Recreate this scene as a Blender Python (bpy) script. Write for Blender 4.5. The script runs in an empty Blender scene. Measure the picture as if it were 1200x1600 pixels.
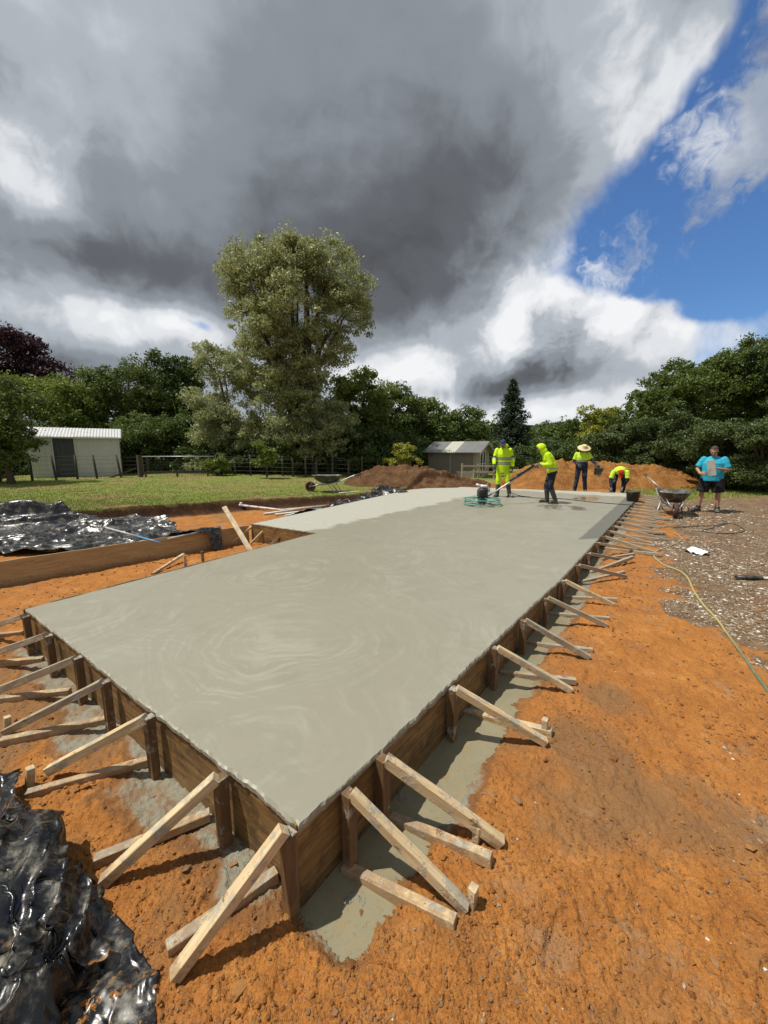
import bpy, bmesh, math, random
import numpy as np
from mathutils import Vector, Matrix, Quaternion
random.seed(7); RNG = np.random.default_rng(7)
S = bpy.context.scene
COL = S.collection

# ------------------------------------------------------------------ camera
F = 605.0; PITCH = math.atan(96/605); CAMH = 1.5
cam = bpy.data.cameras.new('camera'); camo = bpy.data.objects.new('camera', cam); COL.objects.link(camo)
cam.sensor_fit = 'VERTICAL'; cam.sensor_height = 24.0; cam.lens = 24.0*F/1600
cam.clip_start = 0.05; cam.clip_end = 3000
camo.location = (0, 0, CAMH); camo.rotation_euler = (math.pi/2-PITCH, 0, 0)
S.camera = camo

# ------------------------------------------------------------------ view, sun, sky
S.view_settings.view_transform = 'Standard'; S.view_settings.look = 'None'
S.view_settings.exposure = 0.0; S.view_settings.gamma = 1
SUN_EL = math.radians(64); SUN_AZ = math.radians(-97)      # azimuth measured from +Y towards +X: sun stands to the left
sd = Vector((math.sin(SUN_AZ)*math.cos(SUN_EL), math.cos(SUN_AZ)*math.cos(SUN_EL), math.sin(SUN_EL)))
sun = bpy.data.lights.new('sun', 'SUN'); sun.energy = 4.9; sun.angle = math.radians(0.55); sun.color = (1.0, 0.95, 0.86)
suno = bpy.data.objects.new('sun', sun); COL.objects.link(suno)
suno.rotation_euler = (-sd).to_track_quat('-Z', 'Y').to_euler(); suno.location = (-20, 0, 40)

class NT:
    """small helper to write node trees"""
    def __init__(s, tree): s.t = tree; s.n = tree.nodes; s.l = tree.links
    def new(s, typ, **kw):
        n = s.n.new(typ)
        for k, v in kw.items(): setattr(n, k, v)
        return n
    def put(s, sock, v):
        if isinstance(v, bpy.types.NodeSocket): s.l.new(v, sock)
        elif v is not None:
            if isinstance(v, (tuple, list)) and len(v) == 3 and sock.type == 'RGBA': v = (*v, 1)
            sock.default_value = v
    def m(s, op, a, b=None, c=None, clamp=False):
        n = s.n.new('ShaderNodeMath'); n.operation = op; n.use_clamp = clamp
        s.put(n.inputs[0], a); s.put(n.inputs[1], b)
        if c is not None: s.put(n.inputs[2], c)
        return n.outputs[0]
    def vm(s, op, a, b=None):
        n = s.n.new('ShaderNodeVectorMath'); n.operation = op
        s.put(n.inputs[0], a)
        if b is not None:
            s.put(n.inputs['Scale' if op == 'SCALE' else 1], b)
        return n.outputs['Value' if op in ('DOT_PRODUCT', 'LENGTH', 'DISTANCE') else 'Vector']
    def noise(s, vec, scale, detail=4, rough=.5, dist=0.0, typ='FBM', out='Fac', lac=2.0):
        n = s.n.new('ShaderNodeTexNoise'); n.noise_type = typ
        s.put(n.inputs['Vector'], vec); n.inputs['Scale'].default_value = scale
        n.inputs['Detail'].default_value = detail; n.inputs['Roughness'].default_value = rough
        n.inputs['Distortion'].default_value = dist; n.inputs['Lacunarity'].default_value = lac
        return n.outputs[out]
    def vor(s, vec, scale, feature='F1', out='Distance', rnd=1):
        n = s.n.new('ShaderNodeTexVoronoi'); n.feature = feature
        s.put(n.inputs['Vector'], vec); n.inputs['Scale'].default_value = scale
        n.inputs['Randomness'].default_value = rnd
        return n.outputs[out]
    def sm(s, v, a, b, lo=0.0, hi=1.0):
        n = s.n.new('ShaderNodeMapRange'); n.interpolation_type = 'SMOOTHSTEP'
        s.put(n.inputs[0], v); n.inputs[1].default_value = a; n.inputs[2].default_value = b
        n.inputs[3].default_value = lo; n.inputs[4].default_value = hi
        return n.outputs[0]
    def mix(s, f, a, b, typ='MIX'):
        n = s.n.new('ShaderNodeMix'); n.data_type = 'RGBA'; n.blend_type = typ
        s.put(n.inputs[0], f); s.put(n.inputs[6], a); s.put(n.inputs[7], b)
        return n.outputs[2]
    def ramp(s, f, stops, interp='LINEAR'):
        n = s.n.new('ShaderNodeValToRGB'); r = n.color_ramp; r.interpolation = interp
        while len(r.elements) < len(stops): r.elements.new(.5)
        for e, (p, c) in zip(r.elements, stops):
            e.position = p; e.color = (*c, 1) if len(c) == 3 else c
        s.put(n.inputs[0], f); return n.outputs[0]
    def xyz(s, v):
        n = s.n.new('ShaderNodeSeparateXYZ'); s.put(n.inputs[0], v); return n.outputs
    def comb(s, x, y, z):
        n = s.n.new('ShaderNodeCombineXYZ'); s.put(n.inputs[0], x); s.put(n.inputs[1], y); s.put(n.inputs[2], z); return n.outputs[0]
    def attr(s, name, out='Fac'):
        n = s.n.new('ShaderNodeAttribute'); n.attribute_name = name; return n.outputs[out]

def pix_dir(u, v):
    x = (u-600)/F; y = (v-800)/F
    return Vector((x, math.cos(PITCH)-y*math.sin(PITCH), -math.sin(PITCH)-y*math.cos(PITCH))).normalized()
def azel(u, v):
    d = pix_dir(u, v); return math.atan2(d.x, d.y), math.asin(d.z)

def build_world():
    w = bpy.data.worlds.new('World'); S.world = w; w.use_nodes = True
    N = NT(w.node_tree); w.node_tree.nodes.clear()
    out = N.new('ShaderNodeOutputWorld'); bg = N.new('ShaderNodeBackground')
    STR = 0.12; bg.inputs[1].default_value = STR
    sky = N.new('ShaderNodeTexSky', sky_type='NISHITA'); sky.sun_disc = False
    sky.sun_elevation = SUN_EL; sky.sun_rotation = SUN_AZ; sky.altitude = 50
    sky.air_density = 1.2; sky.dust_density = 0.3; sky.ozone_density = 2.5
    tc = N.new('ShaderNodeTexCoord'); d = tc.outputs['Generated']
    x, y, z = N.xyz(d)
    az = N.m('ARCTAN2', x, y); el = N.m('ARCSINE', z)
    # clouds seen from below: flat layer coordinates, squeezed towards the horizon
    zz = N.m('ADD', N.m('MAXIMUM', z, 0.0), 0.55)
    lay = N.comb(N.m('DIVIDE', x, zz), N.m('DIVIDE', y, zz), 0.0)
    wob = N.noise(lay, 1.3, 6, .62)
    wob2 = N.noise(d, 7.0, 6, .6, .6)
    wob3 = N.noise(d, 3.2, 5, .55, .3, out='Color')
    wv = N.xyz(wob3)
    azw = N.m('ADD', az, N.m('MULTIPLY', N.m('SUBTRACT', wv[0], .5), .20))
    elw = N.m('ADD', el, N.m('MULTIPLY', N.m('SUBTRACT', wv[1], .5), .16))
    def blob(u, v, ru, rv, wgt, rot=0, soft=1.0):
        a0, e0 = azel(u, v)
        # radii given in degrees
        ra, re = math.radians(ru), math.radians(rv); c, s_ = math.cos(math.radians(rot)), math.sin(math.radians(rot))
        dx = N.m('SUBTRACT', azw, a0); dy = N.m('SUBTRACT', elw, e0)
        p = N.m('ADD', N.m('MULTIPLY', dx, c/ra), N.m('MULTIPLY', dy, s_/ra))
        q = N.m('ADD', N.m('MULTIPLY', dx, -s_/re), N.m('MULTIPLY', dy, c/re))
        r2 = N.m('ADD', N.m('MULTIPLY', p, p), N.m('MULTIPLY', q, q))
        g = N.m('EXPONENT', N.m('MULTIPLY', r2, -1.0))
        return N.m('MULTIPLY', g, wgt)
    def total(items, base):
        acc = base
        for it in items: acc = N.m('ADD', acc, blob(*it))
        return acc
    # cover: 1 = cloud everywhere, holes of blue are subtracted
    cov = total([(1240, 340, 15, 10, -1.9, 0), (1040, 345, 10, 6.0, -1.6, -15), (960, 400, 5, 3.0, -.5, 0),
                 (1215, 120, 6, 14, -1.5, 0), (1120, 180, 4, 5, -.6, 0), (1120, 225, 7, 5, -1.0, 0), (1320, 200, 15, 20, -1.0, 0),
                 (1185, 295, 6, 4, .95, 20), (1200, 225, 5, 2, .7, 30), (1050, 428, 5, 1.6, .7, 20), (1140, 150, 7, 3, .7, 40),
                 (1010, 60, 7, 9, .8, 50), (960, 210, 6, 6, .7, 40),
                 (1130, 475, 16, 3.2, .9, 0), (1000, 520, 14, 4, .6, 0),
                 (318, 518, 1.8, .8, -.9, 0), (1090, 487, 5, 1.1, -.6, 0), (985, 470, 3, 1.4, -.8, 0)], 1.38)
    cov = N.m('ADD', cov, N.m('MULTIPLY', N.m('SUBTRACT', wob2, .5), 1.7))
    cov = N.m('ADD', cov, N.m('MULTIPLY', N.m('SUBTRACT', wob, .5), .6))
    M = N.sm(cov, .15, .98)
    wreg = total([(1180, 280, 9, 6, 1.0, 0), (1190, 190, 5, 4, .8, 0), (1120, 150, 8, 5, .9, 0), (1190, 60, 5, 7, .9, 0), (1040, 425, 9, 3.5, .9, 0), (1040, 270, 7, 6, .55, 0)], 0.0)
    wn = N.noise(N.vm('ADD', d, N.vm('SCALE', N.noise(d, 5, 4, .6, out='Color'), .30)), 6.5, 8, .62, 0)
    wn = N.m('ADD', wn, N.m('MULTIPLY', wreg, .15))
    M = N.m('MAXIMUM', M, N.m('MULTIPLY', N.sm(wn, .665, .84), .80))
    # brightness: dark underside of the large cloud, white rims and cumulus
    sh = total([(700, 230, 20, 12, -.15, 0), (150, 60, 24, 14, .10, 0), (640, 330, 26, 10, -.13, 0), (560, 420, 20, 6, -.14, 0), (280, 420, 24, 5.5, -.22, -4), (60, 400, 14, 4.5, -.14, 0), (780, 330, 12, 8, -.13, 0), (300, 250, 18, 14, -.06, 0),
                (0, 245, 4, 3, .38, 15), (50, 300, 4, 2, .15, 15), (20, 80, 16, 10, .08, 0), (980, 120, 12, 18, .10, 60), (1070, 130, 5, 9, .14, 60), (900, 40, 14, 10, .08, 60),
                (960, 260, 5, 4, .12, 60), (1040, 190, 4, 8, .18, 60),
                (905, 425, 4, 3, .46, 25), (830, 470, 5.5, 3.2, .40, 20), (790, 500, 3.5, 4, .28, 0), (930, 480, 4, 2.6, .30, 0), (870, 545, 8, 2.8, -.10, 0),
                (850, 590, 9, 2.2, -.40, 0), (790, 585, 6, 1.6, -.14, 0), (660, 470, 8, 3, -.08, 0), (690, 560, 7, 3, .26, 0),
                (180, 510, 14, 3.2, .28, 0), (290, 525, 5, 2.6, .32, 0), (60, 490, 12, 2, .16, 0), (110, 580, 9, 2.4, -.16, 0), (40, 545, 8, 1.6, -.08, 0),
                (1060, 530, 14, 5, .32, 0), (1130, 460, 14, 3, .24, 0), (1180, 520, 6, 2, .1, 0), (600, 580, 9, 2.4, .36, 0), (720, 640, 14, 2.0, .42, 0), (940, 640, 14, 2.0, .34, 0)], .50)
    dw = N.vm('ADD', d, N.vm('SCALE', N.vm('SUBTRACT', N.noise(d, 7, 3, .5, out='Color'), (.5, .5, .5)), .16))
    puff = N.noise(dw, 9.0, 8, .56, 0)
    str_ = N.noise(N.vm('MULTIPLY', N.vm('ADD', d, N.vm('SCALE', N.noise(d, 2.0, 3, .5, out='Color'), .25)), (1, 1, 2.2)), 2.6, 6, .5, .2)
    act = N.m('ADD', .16, total([(870, 500, 13, 9, .75, 0), (1080, 500, 20, 6, .40, 0), (160, 520, 26, 5, .42, 0), (20, 260, 10, 8, .5, 0), (1060, 150, 9, 16, .62, 50), (620, 600, 10, 4, .4, 0)], 0.0))
    sh = N.m('ADD', sh, N.m('MULTIPLY', N.m('SUBTRACT', wob, .5), .22))
    sh = N.m('ADD', sh, N.m('MULTIPLY', N.m('MULTIPLY', N.m('SUBTRACT', puff, .5), 1.5), act))
    sh = N.m('ADD', sh, N.m('MULTIPLY', N.m('SUBTRACT', str_, .5), .50))
    col = N.ramp(sh, [(0.0, (.085, .089, .096)), (.15, (.125, .134, .150)), (.38, (.262, .288, .325)), (.60, (.43, .47, .52)), (.84, (.76, .78, .81)), (1.0, (.90, .915, .93))], 'EASE')
    cl = N.vm('SCALE', col, 1.0/STR)
    bl = N.mix(1.0, sky.outputs[0], (.50, .72, 1.0), 'MULTIPLY')
    N.put(bg.inputs[0], N.mix(M, bl, cl))
    N.l.new(bg.outputs[0], out.inputs[0])
    w.cycles.sampling_method = 'MANUAL'; w.cycles.sample_map_resolution = 512
build_world()
# ------------------------------------------------------------------ numeric helpers
def _h(ix, iy, seed):
    n = (ix.astype(np.int64)*374761393 + iy.astype(np.int64)*668265263 + seed*974634777) & 0x7fffffff
    n = ((n ^ (n >> 13))*1274126177) & 0x7fffffff
    n = n ^ (n >> 16)
    return (n & 0xffff)/65535.0
def vnoise(x, y, seed=0):
    x = np.asarray(x, float); y = np.asarray(y, float)
    ix = np.floor(x); iy = np.floor(y); fx = x-ix; fy = y-iy
    fx = fx*fx*fx*(fx*(fx*6-15)+10); fy = fy*fy*fy*(fy*(fy*6-15)+10)
    ix = ix.astype(np.int64); iy = iy.astype(np.int64)
    a = _h(ix, iy, seed); b = _h(ix+1, iy, seed); c = _h(ix, iy+1, seed); d = _h(ix+1, iy+1, seed)
    return a+(b-a)*fx+(c-a)*fy+(a-b-c+d)*fx*fy
def fbm(x, y, o=4, seed=0, gain=.5):
    s = 0; a = 1; t = 0
    for i in range(o):
        s = s+a*vnoise(x*2**i*1.03+17.3*i, y*2**i*0.98-9.1*i, seed+i); t += a; a *= gain
    return s/t
def sst(a, b, v):
    t = np.clip((v-a)/(b-a), 0, 1); return t*t*(3-2*t)

# slab frame: A = near corner, E along the right edge, Nn pointing right of it
A = np.array([-.34, 1.34]); E = np.array([.6, .8]); Nn = np.array([.8, -.6])
B = np.array([-3.44, 3.51]); K = np.array([2.08, 4.37]); R = np.array([9.13, 13.64])
L1 = np.array([2.71, 16.38]); L2 = np.array([1.0, 15.01]); ST2 = np.array([-2.73, 7.92]); ST1 = np.array([-1.25, 7.0])
def seg_side(x, y, P, Q):      # signed distance to the line PQ, positive on the right-hand side, and distance along
    d = (Q-P)/np.linalg.norm(Q-P); n = np.array([d[1], -d[0]])
    return (x-P[0])*n[0]+(y-P[1])*n[1], (x-P[0])*d[0]+(y-P[1])*d[1]
SLAB = [A, K, R, L1, L2, ST2, ST1, B]
def in_poly(x, y, poly):
    r = np.zeros(np.shape(x), bool); n = len(poly)
    for i in range(n):
        x1, y1 = poly[i]; x2, y2 = poly[(i+1) % n]
        c = ((y1 > y) != (y2 > y)) & (x < (x2-x1)*(y-y1)/((y2-y1)+1e-12)+x1)
        r ^= c
    return r
LAWX = [-60, -14, -8.4, -6.9, -4.9, -2.7, -.8, .4, 1.9, 3.5, 9, 60]
LAWY = [6.0, 7.6, 9.0, 9.9, 11.2, 12.1, 13.2, 14.7, 16.6, 17.6, 17.0, 17.0]
def zbase(x, y):
    x = np.asarray(x, float); y = np.asarray(y, float)
    s = (x-A[0])*Nn[0]+(y-A[1])*Nn[1]; t = (x-A[0])*E[0]+(y-A[1])*E[1]
    z = np.interp(t, [-3, 0, 2, 5, 9, 13, 18], [-.41, -.385, -.315, -.24, -.17, -.11, -.06])
    z = z+.03*sst(.8, 3, s)*sst(1, 4, t)
    # trench along the boards on the right and at the corner
    zr = z-.055*(1-sst(.13, .32, np.abs(s-.09)))*sst(-.10, .05, t)*(1-sst(5, 8, t))
    # left of the slab: dug-out level
    f = sst(-4.6, -3.2, s)
    zl = np.interp(t, [-3, 0, 4, 8, 12], [-.42, -.40, -.38, -.30, -.2])
    z = zl*(1-f)+zr*f
    ye = np.interp(x, LAWX, LAWY)+.16*(fbm(x*1.7, y*1.7, 3, 5)-.5)
    lf = sst(-.10, .12, y-ye)
    toe = sst(-1.8, -.1, y-ye)
    zlawn = .05+.22*sst(0, 11, y-ye)*(1-sst(-3, 4, x))
    z = z+.08*toe*(1-sst(-1, 3, x))
    z = z*(1-lf)+zlawn*lf
    z = np.where(y > 60, z+sst(60, 330, y)*(14+16*fbm(x/90, y/90, 3, 9)), z)
    return z
def masks(x, y):
    s = (x-A[0])*Nn[0]+(y-A[1])*Nn[1]; t = (x-A[0])*E[0]+(y-A[1])*E[1]
    ye = np.interp(x, LAWX, LAWY)+.16*(fbm(x*1.7, y*1.7, 3, 5)-.5)
    n1 = fbm(x*.8, y*.8, 4, 21); n2 = fbm(x*2.3, y*2.3, 4, 22); n3 = fbm(x*7, y*7, 3, 23)
    grass = sst(-.02, .10, y-ye)
    gr2 = sst(0, .5, y-11.6-.25*(x-8)+1.2*(n2-.5))*sst(9, 9.8, x)
    grass = np.maximum(grass, gr2)
    gravel = sst(-.9, .9, s-1.15-.55*np.clip(4.6-t, -.9, 9)+2.6*(n1-.5)+2.2*(n2-.5)+1.4*(n3-.5))*sst(.0, .6, s-.55+.6*(n2-.5))
    gravel = np.maximum(gravel, .75*sst(.10, .2, n2-.44)*sst(.9, 2.0, s)*sst(.2, 1.5, t))
    sf, tf = seg_side(x, y, A, B)              # front face: outside is on the left of A->B
    sf = -sf
    cem = (1-sst(.05, .34, sf+.5*(n2-.45)))*(sf > -.1)*sst(-.1, .35, tf)*(1-sst(3.6, 4.2, tf))
    cem2 = (1-sst(.16, .44, s+.35*(n2-.5)))*(s > -.1)*sst(-.12, .05, t)*(1-sst(8, 14, t)*.5)
    dark = sst(.52, .70, n1*.5+n2*.5+.1*(n3-.5))
    return grass, gravel, np.maximum(cem, cem2), dark
def zground(x, y):
    x = np.asarray(x, float); y = np.asarray(y, float)
    z = zbase(x, y); g, gv, ce, dk = masks(x, y)
    rough = (1-g)
    r = np.sqrt(x*x+y*y); fade = 1/(1+(r/18)**2)
    n = .050*(fbm(x*1.6, y*1.6, 4, 1)-.5)
    c1 = fbm(x*9, y*9, 4, 2, .58); c2 = np.abs(fbm(x*17, y*17, 3, 3)-.5)*2
    cl = sst(.55, .74, fbm(x*14+3, y*14, 2, 4))
    fine = fbm(x*55, y*55, 3, 31, .6)-.5
    n = n+fade*rough*(.028*(c1-.5)-.012*c2+.010*cl+.018*fine+.010*(fbm(x*120, y*120, 2, 37)-.5))*(1-.45*gv)
    if np.size(x) > 100:
        fr = np.random.default_rng(99)
        for q in range(46):
            a_ = fr.uniform(-1.0, .95); d_ = 1.3*6**fr.random(); th = fr.uniform(0, 3.14); cx, cy = d_*math.sin(a_), d_*math.cos(a_)
            near = (np.abs(x-cx) < .3) & (np.abs(y-cy) < .3)
            u_ = ((x-cx)*math.cos(th)+(y-cy)*math.sin(th))/.125; v_ = ((y-cy)*math.cos(th)-(x-cx)*math.sin(th))/.048; r2_ = u_*u_+v_*v_*(1+.5*u_)
            n = n-np.where(near, .013*rough*(1/(1+np.exp((r2_-1)*7)))-.006*rough*np.exp(-((r2_-1.5)/.5)**2), 0)
    bank = np.exp(-((y-np.interp(x, LAWX, LAWY))/.25)**2)*(x < 3)
    n = n+bank*.09*(fbm(x*6, y*6, 4, 33)-.5)
    n = n+g*.010*(fbm(x*8, y*8, 3, 12)-.5)
    return z+n
def zg(x, y): return float(zground(np.array([x]), np.array([y]))[0])
def G(u, v, z=0.0):
    x = (u-600)/F; y = (v-800)/F
    d = (x, math.cos(PITCH)-y*math.sin(PITCH), -math.sin(PITCH)-y*math.cos(PITCH))
    t = (z-CAMH)/d[2]
    return Vector((d[0]*t, d[1]*t, z))
def GG(u, v, up=0.0):          # point of the ground seen at a place of the photograph
    z = -.3
    for i in range(14):
        p = G(u, v, z+up); z = z*.4+.6*float(zbase(p.x, p.y))
    return Vector((p.x, p.y, z+up))
def W(u, v, D):                # point at forward distance D
    x = (u-600)/F; y = (v-800)/F
    d = (x, math.cos(PITCH)-y*math.sin(PITCH), -math.sin(PITCH)-y*math.cos(PITCH))
    t = D/d[1]
    return Vector((d[0]*t, D, CAMH+d[2]*t))

# ------------------------------------------------------------------ object helpers
def tag(o, label=None, cat=None, group=None, kind=None):
    if label: o['label'] = label
    if cat: o['category'] = cat
    if group: o['group'] = group
    if kind: o['kind'] = kind
    return o
def thing(name, loc, label, cat, group=None, rz=0):
    o = bpy.data.objects.new(name, None); COL.objects.link(o)
    o.location = loc; o.rotation_euler = (0, 0, rz); o.empty_display_size = .1
    return tag(o, label, cat, group)
def link(name, me, mat=None, parent=None, loc=None):
    o = bpy.data.objects.new(name, me); COL.objects.link(o)
    if mat is not None:
        for m_ in (mat if isinstance(mat, (list, tuple)) else [mat]): me.materials.append(m_)
    if parent is not None: o.parent = parent
    if loc is not None: o.location = loc
    return o
def np_mesh(name, verts, faces, smooth=False, fsize=None):
    """verts (n,3); faces (m,k) array, all of one size"""
    me = bpy.data.meshes.new(name); verts = np.ascontiguousarray(verts, dtype=np.float32); faces = np.ascontiguousarray(faces, dtype=np.int32)
    k = faces.shape[1]
    me.vertices.add(len(verts)); me.vertices.foreach_set('co', verts.ravel())
    me.loops.add(faces.size); me.loops.foreach_set('vertex_index', faces.ravel())
    me.polygons.add(len(faces)); me.polygons.foreach_set('loop_start', np.arange(0, faces.size, k, dtype=np.int32))
    me.polygons.foreach_set('loop_total', np.full(len(faces), k, dtype=np.int32))
    me.polygons.foreach_set('use_smooth', np.full(len(faces), smooth, dtype=bool))
    me.update(calc_edges=True); return me
def bm_mesh(name, bm, smooth=False):
    bmesh.ops.recalc_face_normals(bm, faces=bm.faces)
    me = bpy.data.meshes.new(name); bm.to_mesh(me); bm.free()
    if smooth:
        for p in me.polygons: p.use_smooth = True
    return me
def b_box(bm, c, size, rot=None, bev=0, mi=0):
    r = bmesh.ops.create_cube(bm, size=1)
    M = Matrix.Translation(c) @ ((rot.to_matrix().to_4x4() if isinstance(rot, Quaternion) else rot) if rot is not None else Matrix()) @ Matrix.Diagonal((*size, 1))
    bmesh.ops.transform(bm, matrix=M, verts=r['verts'])
    fs = set(f for v in r['verts'] for f in v.link_faces)
    for f in fs: f.material_index = mi
    if bev:
        es = list(set(e for v in r['verts'] for e in v.link_edges))
        bmesh.ops.bevel(bm, geom=es, offset=bev, segments=1, affect='EDGES')
def b_tube(bm, pts, rad, seg=8, cap=True, mi=0):
    """tube through points; rad number or list"""
    pts = [Vector(p) for p in pts]; n = len(pts)
    if not isinstance(rad, (list, tuple)): rad = [rad]*n
    rings = []; up = None
    for i, p in enumerate(pts):
        t = (pts[min(i+1, n-1)]-pts[max(i-1, 0)]).normalized()
        if up is None:
            up = t.orthogonal().normalized()
        else:
            up = (up-t*up.dot(t))
            up = up.normalized() if up.length > 1e-6 else t.orthogonal().normalized()
        sdv = t.cross(up)
        ry = rad[i]
        rx, rr = (ry if isinstance(ry, tuple) else (ry, ry))
        rings.append([bm.verts.new(p+up*math.cos(a)*rx+sdv*math.sin(a)*rr) for a in [2*math.pi*k/seg for k in range(seg)]])
    for i in range(n-1):
        for k in range(seg):
            f = bm.faces.new((rings[i][k], rings[i][(k+1) % seg], rings[i+1][(k+1) % seg], rings[i+1][k])); f.material_index = mi; f.smooth = True
    if cap:
        for rg in (rings[0], rings[-1]):
            f = bm.faces.new(rg); f.material_index = mi
def b_ball(bm, c, r, sub=2, mi=0, rot=None):
    q = bmesh.ops.create_icosphere(bm, subdivisions=sub, radius=1)
    rr = r if isinstance(r, (tuple, list)) else (r, r, r)
    M = Matrix.Translation(c) @ (rot if rot is not None else Matrix()) @ Matrix.Diagonal((*rr, 1))
    bmesh.ops.transform(bm, matrix=M, verts=q['verts'])
    for v in q['verts']:
        for f in v.link_faces: f.material_index = mi; f.smooth = True
def b_lathe(bm, prof, c=(0, 0, 0), seg=24, mi=0, M=None):
    c = Vector(c); rings = []
    for (r, z) in prof:
        rings.append([bm.verts.new((M @ Vector((r*math.cos(a), r*math.sin(a), z)) if M else Vector((r*math.cos(a), r*math.sin(a), z)))+c) for a in [2*math.pi*k/seg for k in range(seg)]])
    for i in range(len(rings)-1):
        for k in range(seg):
            f = bm.faces.new((rings[i][k], rings[i][(k+1) % seg], rings[i+1][(k+1) % seg], rings[i+1][k])); f.material_index = mi; f.smooth = True
    return rings
def beam(name, p, q, w, h, mat, parent=None, org=None, roll=0, jit=.0015, upv=(0, 0, 1)):
    w *= random.uniform(.92, 1.1); h *= random.uniform(.9, 1.1)
    """a sawn length of timber from p to q, local X along the grain"""
    p = Vector(p); q = Vector(q); L = (q-p).length; t = (q-p)/L
    up = Vector(upv)
    if abs(t.dot(up)) > .97: up = Vector((Nn[0], Nn[1], 0))
    sdv = t.cross(up).normalized()*-1; up = sdv.cross(t)*-1
    sdv = up.cross(t)
    bm = bmesh.new(); n = max(2, int(L/.12)); rings = []
    bw = random.uniform(-1, 1)*.004*L
    for i in range(n+1):
        xx = -L/2+L*i/n; bow = bw*(1-(2*i/n-1)**2)
        ring = []
        ch = .003
        for (a, b) in ((-w/2, -h/2+ch), (-w/2, h/2-ch), (-w/2+ch, h/2), (w/2-ch, h/2), (w/2, h/2-ch), (w/2, -h/2+ch), (w/2-ch, -h/2), (-w/2+ch, -h/2)):
            ring.append(bm.verts.new((xx+random.uniform(-jit, jit), a+random.uniform(-jit, jit)+bow, b+random.uniform(-jit, jit))))
        rings.append(ring)
    for i in range(n):
        for k in range(8): bm.faces.new((rings[i][k], rings[i][(k+1) % 8], rings[i+1][(k+1) % 8], rings[i+1][k]))
    bm.faces.new(rings[0]); bm.faces.new(rings[-1])
    o = link(name, bm_mesh(name, bm), mat, parent)
    m3 = Matrix((t, sdv, t.cross(sdv))).transposed()
    if roll: m3 = m3 @ Matrix.Rotation(roll, 3, 'X')
    o.rotation_mode = 'QUATERNION'; o.rotation_quaternion = m3.to_quaternion()
    o.location = (p+q)/2-(Vector(org) if org is not None else Vector())
    return o

# ------------------------------------------------------------------ materials
def material(name, fn, **kw):
    m = bpy.data.materials.new(name); m.use_nodes = True; N = NT(m.node_tree)
    bs = N.n['Principled BSDF']; fn(N, bs, **kw); return m
def simple(name, col, rough=.5, metal=0, var=.12, scale=8, bump=0, bscale=40, spec=None, dirt=0, dirtcol=(.16, .12, .08)):
    def f(N, bs):
        tc = N.new('ShaderNodeTexCoord').outputs['Object']
        n = N.noise(tc, scale, 5, .6)
        c = N.mix(n, tuple(x*(1-var) for x in col), tuple(min(1, x*(1+var)) for x in col))
        if dirt:
            c = N.mix(N.sm(N.noise(tc, scale*.6, 6, .65), .62-dirt*.3, .72), c, dirtcol)
        N.put(bs.inputs['Base Color'], c); N.put(bs.inputs['Roughness'], N.m('ADD', rough-.08, N.m('MULTIPLY', n, .16)))
        bs.inputs['Metallic'].default_value = metal
        if spec is not None: bs.inputs['Specular IOR Level'].default_value = spec
        if bump:
            b = N.new('ShaderNodeBump'); b.inputs['Strength'].default_value = 1; b.inputs['Distance'].default_value = bump
            N.put(b.inputs['Height'], N.noise(tc, bscale, 5, .6)); N.l.new(b.outputs[0], bs.inputs['Normal'])
    return material(name, f)

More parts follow.
